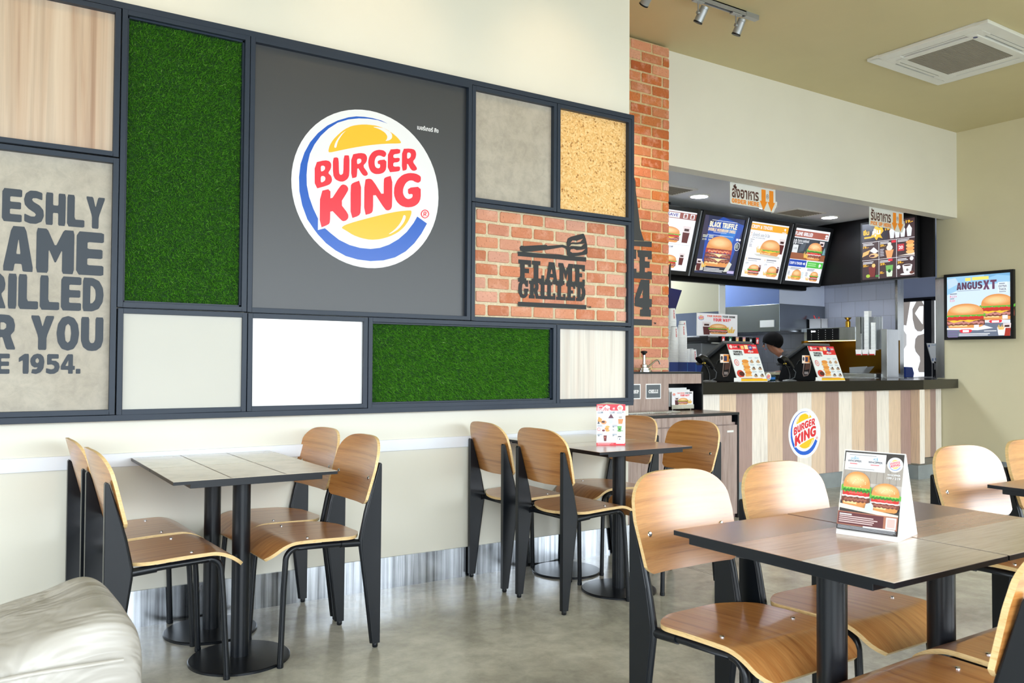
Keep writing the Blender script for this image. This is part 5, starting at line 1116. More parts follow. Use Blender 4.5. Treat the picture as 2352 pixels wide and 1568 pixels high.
# ------------------------------------------------------------------ on the counter
def pos(x0, wid, label, first):
    t = thing('cash_register', label, 'cash register', (x0, 5.0, 1.03), 0, 'black cash registers on the order counter')
    prof = [(.03, 0), (.135, .33), (.175, .335), (.44, .16), (.50, .0)]
    m = MB(); m.prism([prof], lambda a, b, k: (.03 if k else wid - .04, a, b)); m.build('body', M['blackplastic'], t, bevel=.006)
    # screen half leaning toward the cook side
    m = MB(); m.prism([[(.15, .34), (.165, .36), (.49, .16), (.475, .14)]], lambda a, b, k: (-.015 if k else wid - .01, a, b)); m.build('screen', M['greyplastic'], t, bevel=.004)
    m = MB(); m.tube([(.07, .19, .25), (.02, .25, .18), (.06, .33, .10), (.10, .30, .02)], .004, 8); m.build('cable', M['greyplastic'], t)
    # card reader sticker on the slanted side
    A = Art((.0295, .30, .0), (0, -1, 0), (0, 0, 1), start=.0008)
    A.P(chaikin([(.09, .035), (.17, .05), (.2, .18), (.15, .21), (.11, .19)], .2), S(186, 160, 150)); A.P(chaikin([(.1, .045), (.165, .055), (.19, .17), (.15, .2), (.12, .18)], .2), S(30, 22, 22)); A.P([(.12, .1), (.175, .11), (.185, .165), (.13, .17)], S(120, 82, 70)); A.R(.115, .16, .06, .085, S(200, 190, 190))
    A.done('side_sticker', t)
    # small card
    BX(-.06, .03, -.01, -.008, .002, .035).build('small_notice', M['whitepaper'], t)
    A = Art((-.10, .1095, .165), (.11, 0, 0), (0, 0, .075), start=.0006); A.R(0, 1, 0, 1, S(244, 226, 214)); A.R(.35, 1, .1, .95, S(240, 150, 60)); A.R(.4, .75, .2, .8, S(40, 50, 90)); A.E(.16, .55, .12, .25, S(60, 50, 60)); 
    m = MB(); m.box(-.10, .01, .110, .113, .165, .24); m.box(.0, .032, .113, .118, .18, .2); m.build('notice', M['whitepaper'], t); A.done('notice_print', t)
    # poster board leaning on the register
    tl = thing('counter_poster', first, 'poster', (x0, 5.0, 1.03), 0, 'nugget posters leaning on the cash registers')
    a = math.atan2(.125, .328); V = Vector((0, math.sin(a), math.cos(a)))
    w = wid; H = .35
    m = MB(); m.add([Vector((0, 0, .003)), Vector((w, 0, .003)), Vector((w, 0, .003)) + V * H, Vector((0, 0, .003)) + V * H, Vector((0, .006, .003)), Vector((w, .006, .003)), Vector((w, .006, .003)) + V * H, Vector((0, .006, .003)) + V * H], [(0, 1, 2, 3), (4, 7, 6, 5), (0, 4, 5, 1), (3, 2, 6, 7), (0, 3, 7, 4), (1, 5, 6, 2)])
    m.box(-.002, w + .002, -.006, 0, 0, .005); m.box(.02, .06, 0, .06, 0, .006)
    m.build('board', M['whitepaper'], tl)
    A = Art((0, -.0003, .003), (w, 0, 0), V * H, start=.0006, eps=.00012)
    A.R(0, 1, 0, 1, S(238, 242, 244)); A.R(0, 1, .85, 1, RED); A.R(.5, 1, .75, .86, S(228, 44, 44)); A.E(.1, .93, .05, .05, S(250, 214, 206)); A.T('ลุ้นฟรี', .17, .3, .9, .95, WHITE, .04); A.E(.36, .93, .04, .04, S(90, 50, 46)); A.R(.43, .53, .87, .96, S(246, 200, 120)); A.R(.56, .68, .87, .98, S(250, 226, 170)); A.E(.76, .91, .07, .065, S(52, 60, 140)); A.T('19', .72, .8, .88, .94, WHITE, .03); A.T('ของ', .84, .96, .89, .94, WHITE, .04)
    sans(A, 'TEMPURA', .12, .43, .765, .82, S(40, 40, 44)); sans(A, 'NUGGETS', .12, .43, .70, .755, S(40, 40, 44)); A.lines(.16, .38, .685, 1, .006, S(150, 150, 156)); A.T('คุ้ม', .64, .82, .765, .84, WHITE, .05)
    A.E(.14, .5, .075, .085, RED, 24); A.E(.14, .5, .06, .07, WHITE, 24); A.E(.14, .5, .035, .045, S(240, 180, 170), 16)
    for k in range(6): A.E(.42 + .02 * (k % 2), .16 + k * .075, .115, .05, S(232, 150, 66) if k % 2 else S(244, 176, 92), 18)
    A.E(.16, .2, .12, .1, S(210, 66, 54)); A.E(.2, .2, .09, .06, S(84, 32, 30)); A.P([(0, .1), (.5, .14), (.52, .07), (.02, .05)], S(236, 226, 216)); A.R(0, .55, .065, .08, S(150, 96, 60))
    for x, y in ((.66, .52), (.88, .52), (.66, .33), (.88, .33), (.66, .14), (.88, .14)):
        A.E(x, y, .06, .035, S(190, 160, 130), 14); A.E(x + .01, y + .03, .03, .03, S(90, 76, 80) if y < .5 else S(200, 150, 110), 12); A.lines(x - .08, x + .06, y + .12, 2, .008, S(160, 180, 190))
    A.R(0, 1, 0, .06, S(250, 196, 30)); A.R(.5, .85, .06, .075, S(240, 130, 30))
    A.done('printed_face', tl)
    if first.startswith('nugget poster with'):
        pass
    return t
pos(5.643, .377, 'black cash register beside the paper cups, seen behind a nugget poster', 'nugget poster leaning on the cash register beside the cups')
pos(6.751, .391, 'black cash register beside the yellow-lit food chute, behind a nugget poster', 'nugget poster leaning on the register beside the yellow-lit chute')
def scanner(x, y, label):
    t = thing('barcode_scanner', label, 'barcode scanner', (x, y, 1.03), 0, 'hand scanners in curved stands on the counter')
    MB().lathe([(0, .014), (.03, .013), (.06, .006), (.066, 0)], n=28).build('stand_foot', M['greyplastic'], t)
    MB().tube([(0, 0, .012), (.0, 0, .06), (-.02, 0, .10), (-.04, 0, .13)], .009, 12).build('gooseneck', M['blackplastic'], t)
    m = MB(); m.tube([(-.125, 0, .185), (-.10, 0, .205), (-.05, 0, .195), (.0, 0, .165), (.045, 0, .12)], [.036, .036, .030, .024, .022], 18)
    m.tube([(-.08, 0, .18), (-.07, 0, .15), (-.04, 0, .128), (.0, 0, .13)], .010, 10); m.build('scan_gun', M['blackplastic'], t)
    BX(-.085, -.05, -.006, .006, .155, .167).build('trigger', M['lightyellow'], t, bevel=.002)
    MB().tube([(.045, 0, .12), (.09, 0, .08), (.10, .02, .03), (.06, .05, .006)], .0035, 8).build('cable', M['greyplastic'], t)
M['lightyellow'] = plain('yellow_trigger', S(226, 190, 50), .4)
scanner(5.46, 5.16, 'black barcode scanner on a stand beside the blue sorting bins')
scanner(6.53, 5.16, 'black barcode scanner on a stand between the two nugget posters')
t = thing('card_terminal', 'dark teal card payment terminal lying on the counter between the registers', 'card terminal', (6.30, 5.22, 1.03), .3)
m = MB(); m.box(-.09, .09, -.045, .045, 0, .05); m.build('body', plain('teal_plastic', S(26, 60, 70), .35), t, bevel=.014, seg=3); BX(-.055, .05, -.047, -.044, .014, .034).build('label_strip', M['lightblue'], t)
t = thing('round_token_sign', 'small round white logo disc at the corner of the nugget poster', 'sign', (6.075, 5.03, 1.03))
MB().lathe([(.036, 0), (.036, .004)], (0, 0, .042), 32, ax=(0, 1, 0)).build('disc', M['whitepaper'], t); BX(-.02, .02, -.0, .03, 0, .008).build('foot', M['blackplastic'], t)
A = Art((0, -.0003, .042), (1, 0, 0), (0, 0, 1), start=.0006); logo(A, 0, 0, .03, .03, False, simple=True); A.done('logo_print', t)

# ------------------------------------------------------------------ service bench behind with cups
t = thing('service_bench', 'low stainless service bench behind the cash registers carrying cups and drinks', 'bench', (6.4, 6.3, 0)); O_ = (6.4, 6.3, 0)
rel(BX(5.0, 7.5, 5.95, 6.85, .08, 1.07), 'body', M['dark'], t, O_); rel(BX(4.98, 7.52, 5.88, 6.87, 1.07, 1.10), 'top', M['steel'], t, O_, bevel=.003)
rel(BX(5.05, 7.45, 6.0, 6.8, 0, .08), 'plinth', M['plinth'], t, O_)
t = thing('sorting_bin', 'dark blue plastic bin with three compartments below the cup stacks', 'bin', (5.99, 5.95, 1.10))
m = MB()
for i in range(4): m.box(-.185 + i * .118, -.180 + i * .118, -.06, .06, 0, .098)
m.box(-.185, .175, -.062, -.057, 0, .095); m.box(-.185, .175, .057, .062, 0, .098); m.box(-.185, .175, -.06, .06, 0, .004)
m.build('bin_body', M['blue'], t); 
for i in (1, 2): BX(-.186 + i * .118, -.178 + i * .118, -.064, -.062, 0, .095).build('divider_edge', M['lightblue'], t)
t = thing('shallow_bin', 'light blue shallow plastic bin beside the dark blue bin', 'bin', (6.27, 5.95, 1.10)); BX(-.08, .10, -.06, .06, 0, .035).build('bin_body', M['lightblue'], t, bevel=.004)
def cup_stack(x, y, z0, z1, r, label):
    t = thing('paper_cup_stack', label, 'cup stack', (x, y, z0), 0, 'stacks of white paper cups behind the counter')
    H = z1 - z0; n = max(1, int((H - .12) / .016)); m = MB()
    prof = [(r * .98, 0)]
    for i in range(n): prof += [(r * 1.0, .003 + i * .016), (r * 1.04, .005 + i * .016), (r * 1.04, .010 + i * .016), (r * .99, .0125 + i * .016)]
    prof += [(r * .97, n * .016 + .006), (r * .74, H), (0, H)]
    m.lathe(prof, n=28); m.build('cups', M['whitepaper'], t)
    MB().lathe([(r * .75, H - .003), (r * .745, H + .0008), (0, H + .0008)], n=28).build('base_rim', M['greyplastic'], t)
    A = Art((0, 0, 0), (1, 0, 0), (0, 0, 1)); hh = H - .02
    # vertical lettering wrapped round the cup
    vs, fs, (a, b, c, d) = text_geo('BURGER', .03)
    mb = MB(); out = []
    for v in vs:
        s_ = (v[0] - a) / (b - a); q = (v[1] - c) / (d - c); z = hh - .002 - s_ * .085
        rr = (r * .97 + (r * .74 - r * .97) * ((z - n * .016) / max(.01, H - n * .016))) + .0012; an = -1.75 + (q - .5) * .36
        out.append((rr * math.cos(an), rr * math.sin(an), z))
    mb.add(out, fs); mb.build('lettering', M['red'], t)
cup_stack(5.925, 6.10, 1.102, 1.735, .044, 'tallest stack of white paper cups next to the brick wall edge')
cup_stack(6.02, 6.06, 1.102, 1.575, .044, 'stack of paper cups directly behind the blue bin divider')
cup_stack(6.13, 6.16, 1.102, 1.62, .046, 'stack of paper cups closest to the stainless wall sheet')
cup_stack(5.91, 5.99 + .06, 1.102, 1.55, .040, 'slim stack of paper cups touching the brick wall edge')
cup_stack(6.22, 6.10, 1.102, 1.33, .044, 'lowest stack of paper cups with red lettering')
cup_stack(6.30, 6.22, 1.102, 1.34, .044, 'short stack of paper cups nearest the scanner')
# drinks dispenser
t = thing('drink_dispenser', 'black and grey soft drink dispenser with six flavour valves', 'drink dispenser', (7.05, 6.4, 1.10)); DZ = .035; 
BX(-.42, .33, -.12, .35, .31, .385).build('head', M['blackplastic'], t, bevel=.03, seg=4)
BX(-.37, .30, -.135, -.115, .30, .312).build('front_rail', M['alu'], t)
BX(-.38, .34, .02, .35, 0, .311).build('body', M['greyplastic'], t, bevel=.01); BX(.0, .345, .0, .02, .03, .27).build('splash_plate', M['steel'], t)
BX(-.38, .34, -.2, .02, 0, .03).build('drip_tray', M['blackplastic'], t, bevel=.004)
cols = [RED, S(20, 110, 80), S(232, 170, 150), S(220, 160, 176), S(40, 44, 54), RED]
for i in range(6):
    x = -.235 + i * .108
    m = MB(); m.box(x - .024, x + .024, -.16, -.11, .30, .378); m.lathe([(.008, 0), (.012, .04)], (x, -.14, .262), 12); v = m.build('valve', M['blackplastic'], t, bevel=.003)
    A = Art((x - .022, -.1602, .306), (.044, 0, 0), (0, 0, .068), start=.0006); A.R(0, 1, 0, 1, cols[i]); A.P([(.15, .5), (.5, .8), (.85, .6), (.7, .3), (.3, .25)], WHITE if i in (0, 1, 4, 5) else S(250, 226, 120)); A.lines(.2, .8, .2, 1, .08, WHITE); A.done('flavour_label', v)
t = thing('drink_poster', 'white YOUR WAY poster board with burger standing on the drink dispenser', 'poster', (6.92, 6.42, 1.485))
BX(-.315, .315, 0, .008, 0, .245).build('board', M['whitepaper'], t); A = Art((-.315, -.0004, 0), (.63, 0, 0), (0, 0, .245), start=.0006); yourway(A); A.done('printed_face', t)
# kitchen order screen behind the brick edge
t = thing('order_screen', 'dark blue order screen hanging beside the edge of the brick wall', 'screen', (6.52, 6.75, 1.90))
m = MB(); m.prism([[(-.25, .14), (.19, .10), (.02, -.28), (-.25, -.2)]], lambda a, b, k: (a, .03 if k else 0, b)); m.build('panel', plain('navy_screen', S(20, 22, 66), .2), t)
m = MB(); m.tube([(.02, .015, .09), (.02, .02, 1.07)], .012, 8); m.build('arm', M['blackplastic'], t)

# ------------------------------------------------------------------ heated pass and packaging on the tiled wall
t = thing('holding_cabinet', 'long dark holding cabinet with rows of buttons fixed to the tiled wall', 'food warmer', (9.4, 6.7, 1.48)); O_ = (9.4, 6.7, 1.48)
rel(BX(9.2, 9.648, 6.29, 7.04, 1.485, 1.65), 'housing', M['steel'], t, O_, bevel=.003)
rel(BX(9.192, 9.2, 6.52, 6.99, 1.492, 1.64), 'control_panel', M['blackgloss'], t, O_)
for i in range(4):
    for k in range(5): rel(BX(9.189, 9.192, 6.60 + i * .105, 6.607 + i * .105, 1.507 + k * .027, 1.514 + k * .027), 'button', M['whiteplastic'], t, O_)
rel(BX(9.188, 9.192, 6.86, 6.92, 1.60, 1.615), 'display', M['lamp'], t, O_)
rel(BX(9.23, 9.26, 6.30, 7.03, 1.478, 1.486), 'heat_strip', M['warmled'], t, O_)
t = thing('food_chute', 'golden-lit steel landing chute under the holding cabinet', 'food chute', (9.4, 6.6, 1.03)); O_ = (9.4, 6.6, 1.03)
rel(BX(9.625, 9.648, 5.98, 7.04, 1.08, 1.485), 'back_panel', M['golden'], t, O_); rel(BX(9.15, 9.62, 7.0, 7.04, 1.08, 1.485), 'side_panel', M['golden'], t, O_)
rel(BX(9.12, 9.62, 5.98, 7.03, 1.03, 1.078), 'landing', M['steel'], t, O_, bevel=.003)
t = thing('work_bench', 'stainless kitchen bench along the tiled wall', 'bench', (9.4, 6.5, 0)); O_ = (9.4, 6.5, 0)
rel(BX(9.15, 9.63, 5.98, 7.03, .1, 1.0), 'body', M['steel'], t, O_); rel(BX(9.1, 9.64, 5.96, 7.035, 1.0, 1.03), 'top', M['steel'], t, O_, bevel=.003)
for x in (9.18, 9.58):
    for y in (6.02, 6.98): rel(BX(x - .02, x + .02, y - .02, y + .02, 0, .1), 'leg', M['steel'], t, O_)
t = thing('steel_post', 'square stainless post standing at the end of the kitchen bench', 'post', (9.3, 5.9, 0)); BX(-.1, .14, -.03, .045, 0, 1.61).build('post', M['steel'], t, bevel=.004)
t = thing('carton_dispenser', 'stainless wall dispenser with hanging columns of flat white cartons', 'dispenser', (9.3, 6.13, 1.4)); O_ = (9.3, 6.13, 1.4)
for i in range(3):
    y = 6.02 + i * .095; rel(BX(9.215, 9.31, y - .006, y + .004, 1.37, 1.765), 'divider', M['alu'], t, O_)
rel(BX(9.29, 9.31, 5.99, 6.285, 1.37, 1.765), 'back_plate', M['steel'], t, O_); rel(BX(9.21, 9.31, 6.225, 6.29, 1.37, 1.77), 'side_box', M['steel'], t, O_)
for i, (a, c) in enumerate(((1.36, 1.70), (1.36, 1.85), (1.36, 1.57))):
    y = 6.03 + i * .09
    m = MB(); rr = random.Random(i)
    n = int((c - a) / .012)
    for k in range(n): d = rr.uniform(-.002, .002); m.box(9.225 + d, 9.285, y + .004, y + .066, a + k * .012, a + k * .012 + .0105)
    rel(m, 'carton_column', M['whitepaper'], t, O_)
    m = MB(); m.prism([[(0, 0), (.07, 0), (.078, .07), (-.008, .07)]], lambda p, z, k, y=y: (9.20 if k else 9.215, y + p, 1.30 + z)); rel(m, 'open_carton', M['whitepaper'], t, O_)
    rel(BX(9.198, 9.2, y + .002, y + .068, 1.30, 1.314), 'carton_mark', M['red'], t, O_)
rel(BX(9.3, 9.648, 6.1, 6.14, 1.5, 1.6), 'wall_bracket', M['steel'], t, O_)
t = thing('brass_funnel', 'brass coloured funnel-topped canister on the holding cabinet edge', 'canister', (9.30, 6.46, 1.652))
MB().lathe([(.03, 0), (.03, .07), (.015, .085), (.042, .115), (.045, .12), (0, .1)], n=24).build('canister', M['brass'], t)
t = thing('tong_bin', 'clear plastic tub holding red tongs on top of the holding cabinet', 'container', (9.35, 6.93, 1.652))
M['clear'] = plain('translucent_plastic', S(170, 172, 176), .25)
m = MB()
for a, b_, c, d in ((-.07, .07, -.09, -.085), (-.07, .07, .085, .09), (-.07, -.065, -.09, .09), (.065, .07, -.09, .09)): m.box(a, b_, c, d, 0, .12)
m.box(-.08, .08, -.1, .1, .12, .124 - .0); m.build('tub', M['clear'], t)
MB().tube([(0, -.04, .01), (-.02, .03, .12), (-.03, .05, .17)], .008, 8).build('tong', M['red'], t); MB().tube([(0, .02, .01), (.0, .0, .12), (.0, -.01, .15)], .008, 8).build('tong', M['red'], t)
t = thing('steel_scoop', 'grey steel scoop lying on the lit landing chute', 'scoop', (9.3, 6.28, 1.08))
m = MB(); m.add([(0, .16, 0), (0, -.02, 0), (.1, -.04, .0), (.1, .18, 0), (-.02, .15, .07), (-.02, -.1, .085), (.08, -.13, .085), (.1, .18, .06)], [(0, 1, 2, 3), (0, 4, 5, 1), (3, 2, 6, 7), (0, 3, 7, 4)]); m.build('scoop', M['alu'], t)
# drive-through ledge with printer and notices
t = thing('pass_ledge', 'stainless ledge between the order counter and the window bay', 'ledge', (10.4, 5.7, 0)); rel(BX(9.80, 11.3, 5.45, 6.35, .0, 1.03), 'ledge_body', M['steel'], t, (10.4, 5.7, 0), bevel=.003)
t = thing('blue_parts_bin', 'bright blue open plastic bin on the ledge before the patterned window', 'bin', (9.98, 6.10, 1.03)); m = MB(); m.prism([[(-.10, 0), (.07, 0), (.085, .05), (.05, .125), (-.10, .13)]], lambda a, b, k: (a, .05 if k else -.05, b)); m.build('bin_body', M['blue'], t, bevel=.004)
t = thing('receipt_printer', 'black receipt printer on the ledge by the window bay', 'printer', (10.2, 5.72, 1.03)); BX(-.1, .22, -.1, .1, .02, .10).build('base', M['blackplastic'], t, bevel=.006); BX(-.05, .2, -.07, .08, .10, .17).build('cover', M['greyplastic'], t, bevel=.02)
for x in (-.08, .2):
    for y in (-.08, .08): BX(x - .01, x + .01, y - .01, y + .01, 0, .02).build('foot', M['rubber'], t)
t = thing('price_notice', 'white tilted notice stand with blue print above the receipt printer', 'notice', (10.33, 5.93, 1.03)); m = MB(); m.prism([[(-.18, .43), (.14, .43), (.14, .18), (-.06, .18)]], lambda a, b, k: (a, .01 if k else 0, b)); m.build('sheet', M['whitepaper'], t); BX(-.02, .02, .0, .02, 0, .2).build('stand', M['blackplastic'], t)
A = Art((-.18, -.0005, .18), (.32, 0, 0), (0, 0, .25), start=.0006); A.R(.08, .2, .8, .92, S(60, 90, 150)); A.R(.3, .95, .9, .93, S(140, 170, 200)); A.R(.36, .44, .1, .24, S(60, 100, 160)); A.R(.56, .64, .12, .26, S(60, 100, 160)); A.done('notice_print', t)

# ------------------------------------------------------------------ ceiling fittings
def downlight(x, y, label):
    t = thing('ceiling_downlight', label, 'ceiling light', (x, y, 2.97), 0, 'round downlights in the kitchen ceiling')
    MB().lathe([(.115, 0), (.115, -.006), (.092, -.010), (.09, -.002)], n=36).build('rim', M['whiteplastic'], t)
    MB().lathe([(0, -.006), (.09, -.006)], n=36).build('diffuser', M['lamp'], t)
    l = bpy.data.lights.new('downlight', 'SPOT'); l.energy = 55; l.spot_size = 2.6; l.spot_blend = .6; l.color = (.9, .95, 1); l.shadow_soft_size = .08
    lo = bpy.data.objects.new('lamp', l); COL.objects.link(lo); lo.location = (0, 0, -.03); lo.parent = t
downlight(6.555, 6.34, 'round downlight between the brick wall and the ORDER HERE sign'); downlight(7.643, 6.337, 'round downlight peeping out under the ORDER HERE sign'); downlight(8.784, 6.35, 'round downlight above the brown-headed menu board')
def vent(x, y, label, lx=.52, ly=.38):
    t = thing('ceiling_vent', label, 'vent', (x, y, 2.97), 0, 'rectangular ceiling vents'); m = MB()
    for a, b_, c, d in ((-lx / 2, lx / 2, -ly / 2, -ly / 2 + .03), (-lx / 2, lx / 2, ly / 2 - .03, ly / 2), (-lx / 2, -lx / 2 + .03, -ly / 2 + .03, ly / 2 - .03), (lx / 2 - .03, lx / 2, -ly / 2 + .03, ly / 2 - .03)): m.box(a, b_, c, d, -.012, 0)
    m.build('frame', M['whiteplastic'], t); m = MB(); m.box(-lx / 2 + .03, lx / 2 - .03, -ly / 2 + .03, ly / 2 - .03, -.004, 0)
    for i in range(9): y_ = -ly / 2 + .05 + i * (ly - .1) / 8; m.box(-lx / 2 + .03, lx / 2 - .03, y_ - .006, y_ + .006, -.011, -.004)
    m.build('grille', M['grille'], t)
vent(8.22, 6.36, 'square grille vent between two downlights above the menu boards'); vent(6.02, 6.28, 'square grille vent partly hidden behind the brick wall')
# ceiling air conditioner cassette
t = thing('ceiling_air_conditioner', 'white square cassette air conditioner set in the dining room ceiling', 'air conditioner', (7.03, 3.80, CZ)); hx, hy = .55, .51
def ring(m, o, i_, z0, z1):
    m.box(-o[0], o[0], -o[1], -i_[1], z0, z1); m.box(-o[0], o[0], i_[1], o[1], z0, z1); m.box(-o[0], -i_[0], -i_[1], i_[1], z0, z1); m.box(i_[0], o[0], -i_[1], i_[1], z0, z1)
m = MB(); ring(m, (hx, hy), (.44, .41), -.028, 0); ring(m, (.385, .345), (.32, .285), -.036, 0)
for s in (-1, 1): m.box(-.385 if s < 0 else .30, -.30 if s < 0 else .385, -.0, .0, -.03, 0)
for sx in (-1, 1):
    for sy in (-1, 1): m.box(min(sx * .30, sx * .44), max(sx * .30, sx * .44), min(sy * .27, sy * .41), max(sy * .27, sy * .41), -.030, 0)
m.build('casing', M['whiteplastic'], t, bevel=.006)
m = MB(); m.box(-.44, .44, -.41, .41, -.006, 0); m.build('slot_shadow', M['blackplastic'], t)
for (a, b_, c, d) in ((-.30, .30, -.395, -.365), (-.30, .30, .365, .395), (-.425, -.405, -.27, .27), (.405, .425, -.27, .27)): BX(a, b_, c, d, -.026, -.018).build('louvre', M['whiteplastic'], t)
m = MB(); m.box(-.32, .32, -.285, .285, -.030, -.004)
for i in range(38): y_ = -.28 + i * .56 / 37; m.box(-.32, .32, y_ - .003, y_ + .003, -.033, -.030)
m.build('intake_grille', M['grille'], t)
MB().lathe([(.0, -.038), (.018, -.037), (.018, -.03)], (-.35, -.31, 0), 20).build('badge', plain('navy_badge', S(40, 50, 110), .3), t)
# track spots
t = thing('ceiling_track', 'grey lighting track rail on the dining room ceiling beside the brick wall', 'light track', (4.2, 4.245, CZ)); m = MB()
m.box(-1.4, .80, -.02, -.012, -.034, 0); m.box(-1.4, .80, .012, .02, -.034, 0); m.box(-1.4, .8, -.02, .02, -.008, 0); m.box(.66, .80, -.022, .022, -.036, 0); m.build('rail', M['alu'], t)
def spot(x, y, label, en, tgt, zz=CZ - .034):
    t = thing('track_spotlight', label, 'spotlight', (x, y, zz), 0, 'grey cylinder spotlights on ceiling tracks')
    BX(-.05, .05, -.018, .018, -.012, .0).build('adapter', M['alu'], t, bevel=.003)
    MB().tube([(0, 0, -.01), (0, 0, -.085)], .006, 10).build('stem', M['alu'], t)
    d = (Vector(tgt) - Vector((x, y, zz - .1))).normalized(); d = Vector((d.x * .4, d.y * .4, d.z)).normalized() if en == 0 else d
    c = Vector((.038, -.0, -.085)); MB().lathe([(.012, -.01), (.012, .035)], (0, 0, -.085), 12, ax=(1, 0, 0)).build('knuckle', M['alu'], t)
    MB().lathe([(0, -.052), (.029, -.052), (.030, -.034), (.0285, -.033), (.030, -.031), (.0335, .066), (.031, .066), (.028, .05)], c, 26, ax=d).build('can', M['alu'], t)
    MB().lathe([(.0338, .058), (.0345, .068), (.032, .069)], c, 26, ax=d).build('rim', M['blackplastic'], t)
    MB().lathe([(0, .055), (.028, .055)], c, 22, ax=d).build('lamp_face', M['bulb'], t)
    if en:
        l = bpy.data.lights.new('spot', 'SPOT'); l.energy = en; l.spot_size = 1.15; l.spot_blend = .8; l.color = (1, .68, .38); l.shadow_soft_size = .03
        lo = bpy.data.objects.new('lamp', l); COL.objects.link(lo); lo.parent = t; lo.location = c + d * .075; lo.rotation_euler = d.to_track_quat('-Z', 'Y').to_euler()
dn = lambda x, y: (x - .5, y + .5, 0)
spot(4.77, 4.245, 'end spotlight on the grey ceiling track', 25, (4.5, 5.05, 1.9)); spot(4.376, 4.245, 'second spotlight from the end of the grey ceiling track', 25, (4.1, 5.05, 2.2)); spot(3.86, 4.245, 'spotlight cut off by the top of the photo near the wall corner', 25, (3.9, 5.05, 3.0))
# the other track lights that wash the feature wall (above the frame of the photo)
t = thing('ceiling_track', 'grey lighting track rail running along the feature wall ceiling', 'light track', (1.2, 3.1, CZ)); BX(-2.2, 1.9, -.02, .02, -.034, 0).build('rail', M['alu'], t)
for i, x in enumerate((-.6, .55, 1.75, 2.9)): spot(x, 3.1, 'spotlight of the track washing the feature wall', SPOT_W, (x, 4.0, 2.75))

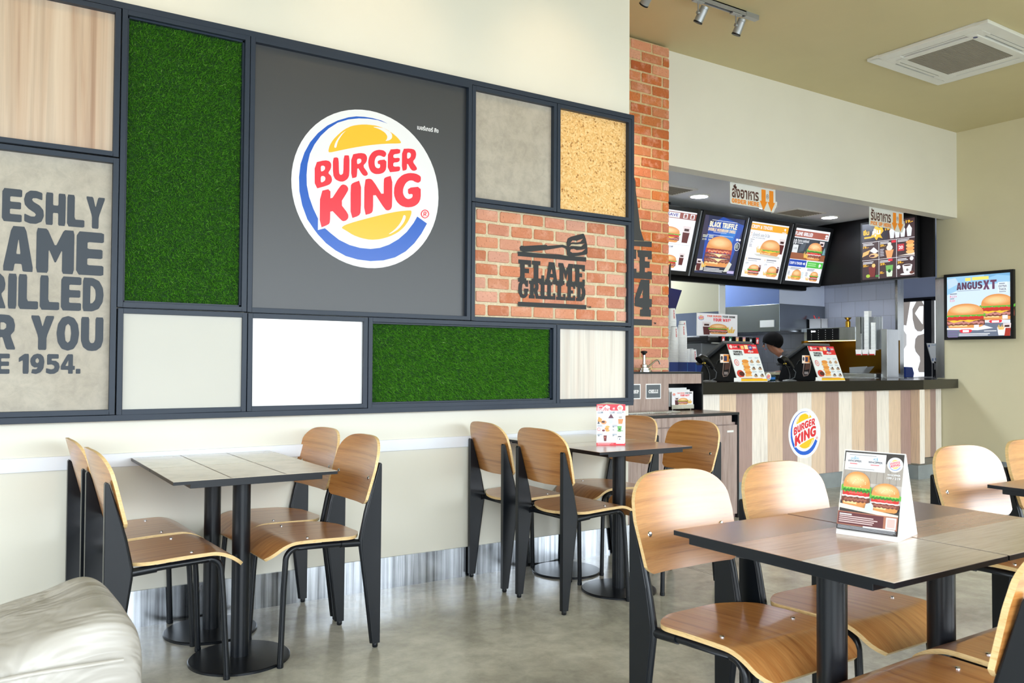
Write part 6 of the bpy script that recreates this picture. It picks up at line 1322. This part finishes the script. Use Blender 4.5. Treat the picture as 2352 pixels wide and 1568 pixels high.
# ------------------------------------------------------------------ the kitchen worker
def worker():
    B = Vector((8.27, 6.16, 0))
    t = thing('person', 'kitchen worker in black shirt bending forward behind the cash registers', 'person', B, -.95)
    def skin(name, pts, edges, mat, sub=2):
        me = bpy.data.meshes.new(name); me.from_pydata([p[0] for p in pts], edges, []); o = bpy.data.objects.new(name, me); COL.objects.link(o); o.parent = t
        md = o.modifiers.new('skin', 'SKIN'); md.use_smooth_shade = True
        for v, p in zip(me.skin_vertices[0].data, pts): v.radius = p[1] if isinstance(p[1], tuple) else (p[1], p[1])
        me.skin_vertices[0].data[0].use_root = True
        s2 = o.modifiers.new('sub', 'SUBSURF'); s2.levels = sub; s2.render_levels = sub
        me.materials.append(mat); return o
    P = [((0, 0, .93), (.12, .10)), ((-.06, 0, 1.05), (.11, .09)), ((-.18, 0, 1.15), (.11, .085)), ((-.31, 0, 1.25), (.105, .075)), ((-.38, 0, 1.30), .055), ((-.43, -.01, 1.34), .052),
         ((-.47, -.015, 1.37), .072), ((-.49, -.02, 1.44), .082), ((-.475, -.02, 1.50), .055),
         ((-.31, -.17, 1.25), .045), ((-.35, -.21, 1.06), .040), ((-.45, -.20, .99), .034), ((-.50, -.19, .96), .028),
         ((-.31, .17, 1.25), .045), ((-.36, .23, 1.08), .040), ((-.50, .2, 1.06), .034), ((-.56, .18, 1.06), .028),
         ((.02, -.10, .84), .075), ((-.02, -.11, .48), .058), ((.03, -.11, .09), .042), ((-.10, -.12, .035), .034),
         ((.02, .10, .84), .075), ((-.02, .11, .48), .058), ((.03, .11, .09), .042), ((-.10, .12, .035), .034)]
    E_ = [(0, 1), (1, 2), (2, 3), (3, 4), (4, 5), (5, 6), (6, 7), (7, 8), (3, 9), (9, 10), (10, 11), (11, 12), (3, 13), (13, 14), (14, 15), (15, 16), (0, 17), (17, 18), (18, 19), (19, 20), (0, 21), (21, 22), (22, 23), (23, 24)]
    body = skin('body', P, E_, M['skin'])
    # clothes over the body
    sh = [((-.01, 0, .93), (.165, .135)), ((-.06, 0, 1.05), (.16, .13)), ((-.18, 0, 1.16), (.165, .13)), ((-.31, 0, 1.26), (.17, .115)), ((-.375, 0, 1.295), .078), ((-.31, -.18, 1.25), .078), ((-.345, -.215, 1.08), .062), ((-.31, .18, 1.25), .078), ((-.355, .235, 1.09), .062)]
    skin('shirt', sh, [(0, 1), (1, 2), (2, 3), (3, 4), (3, 5), (5, 6), (3, 7), (7, 8)], M['shirt'])
    tr = [((0, 0, .92), (.16, .13)), ((.02, -.10, .82), .1), ((-.02, -.11, .48), .078), ((.03, -.11, .12), .062), ((.02, .10, .82), .1), ((-.02, .11, .48), .078), ((.03, .11, .12), .062)]
    skin('trousers', tr, [(0, 1), (1, 2), (2, 3), (0, 4), (4, 5), (5, 6)], M['trousers'])
    for s in (-1, 1):
        BX(-.17, .08, s * .115 - .045, s * .115 + .045, 0, .075).build('shoe', M['blackplastic'], t, bevel=.03, seg=3)
    m = MB()
    def hr(u, v):
        a = 2 * PI * u; k_ = .5 + .5 * math.cos(a); b = -(.15 + .75 * k_) + (PI / 2 + .15 + .75 * k_) * v; j_ = 1 + .02 * math.sin(13 * a + 4 * b)
        return (-.478 + .118 * j_ * math.cos(b) * math.cos(a), -.02 + .108 * j_ * math.cos(b) * math.sin(a), 1.455 + .112 * math.sin(b))
    m.grid(hr, 32, 14); m.build('hair', M['hair'], t)
    # face toward -x
    for s in (-1, 1):
        MB().lathe([(0, .012), (.010, .006), (.012, 0)], (-.575, -.02 + s * .032, 1.42), 14, ax=(-1, 0, 0)).build('eye', M['hair'], t)
        MB().lathe([(0, .012), (.016, .010), (.024, 0)], (-.475, -.02 + s * .084, 1.415), 14, ax=(0, s, 0)).build('ear', M['skin'], t)
    MB().tube([(-.568, -.02, 1.415), (-.592, -.02, 1.392), (-.568, -.02, 1.384)], [.008, .012, .009], 10).build('nose', M['skin'], t)
    MB().tube([(-.556, -.042, 1.355), (-.566, -.02, 1.357), (-.556, .002, 1.355)], .004, 8).build('mouth', M['red'], t)
    for (hx_, hy_, hz_) in ((-.51, -.188, .955), (-.57, .178, 1.06)):
        c = Vector((hx_, hy_, hz_)); pts = [(c, (.028, .018)), (c + Vector((-.05, 0, -.012)), (.036, .014)), (c + Vector((-.075, 0, -.02)), (.034, .012))]; ed = [(0, 1), (1, 2)]
        for k, ln in enumerate((.06, .072, .068, .052)):
            yy = -.027 + k * .018; b0 = len(pts); pts += [(c + Vector((-.092, yy, -.024)), .008), (c + Vector((-.092 - ln * .5, yy, -.034)), .0078), (c + Vector((-.092 - ln * .9, yy, -.06)), .0065)]; ed += [(2, b0), (b0, b0 + 1), (b0 + 1, b0 + 2)]
        b0 = len(pts); s_ = 1 if hy_ < 0 else -1; pts += [(c + Vector((-.04, s_ * .036, -.02)), .010), (c + Vector((-.07, s_ * .05, -.035)), .009)]; ed += [(1, b0), (b0, b0 + 1)]
        skin('hand', pts, ed, M['skin'], 1)
worker()

# ================================================================== light
w = bpy.data.worlds.new('sky'); SC.world = w; w.use_nodes = True; nt = w.node_tree
bg = nt.nodes['Background']; bg.inputs['Strength'].default_value = WORLD
tc = nt.nodes.new('ShaderNodeTexCoord'); sx = nt.nodes.new('ShaderNodeSeparateXYZ'); nt.links.new(tc.outputs['Generated'], sx.inputs[0])
nt.links.new(ramp(nt, sx.outputs['Z'], [(0.0, (.62, .60, .56, 1)), (0.02, (.95, .97, 1, 1)), (0.6, (.78, .88, 1, 1))]), bg.inputs['Color'])
# daylight entering through the glazed street side (area light fills the window opening, outside the glass line)
def area(name, loc, rot, sx_, sy_, en, col):
    l = bpy.data.lights.new(name, 'AREA'); l.shape = 'RECTANGLE'; l.size = sx_; l.size_y = sy_; l.energy = en; l.color = col
    o = bpy.data.objects.new(name, l); COL.objects.link(o); o.location = loc; o.rotation_euler = rot
    return o
area('sky_daylight', (2.75, -4.9, 3.1), (PI / 2 - .35, 0, 0), 17, 4.4, WIN, (.83, .925, 1.0))
area('side_sky_daylight', (-6.4, .75, 3.1), (0, -PI / 2 + .35, 0), 4.4, 8, WIN2, (.83, .925, 1.0))
area('kitchen_fill', (7.6, 8.4, 2.95), (0, 0, 0), 2.2, .3, 130, (.80, .88, 1.0))  # unseen fill light added to brighten the kitchen, no fixture belongs to it
SC.cycles.use_denoising = True
SC.cycles.max_bounces = 8; SC.cycles.diffuse_bounces = 5; SC.cycles.glossy_bounces = 4
SC.cycles.sample_clamp_indirect = 8
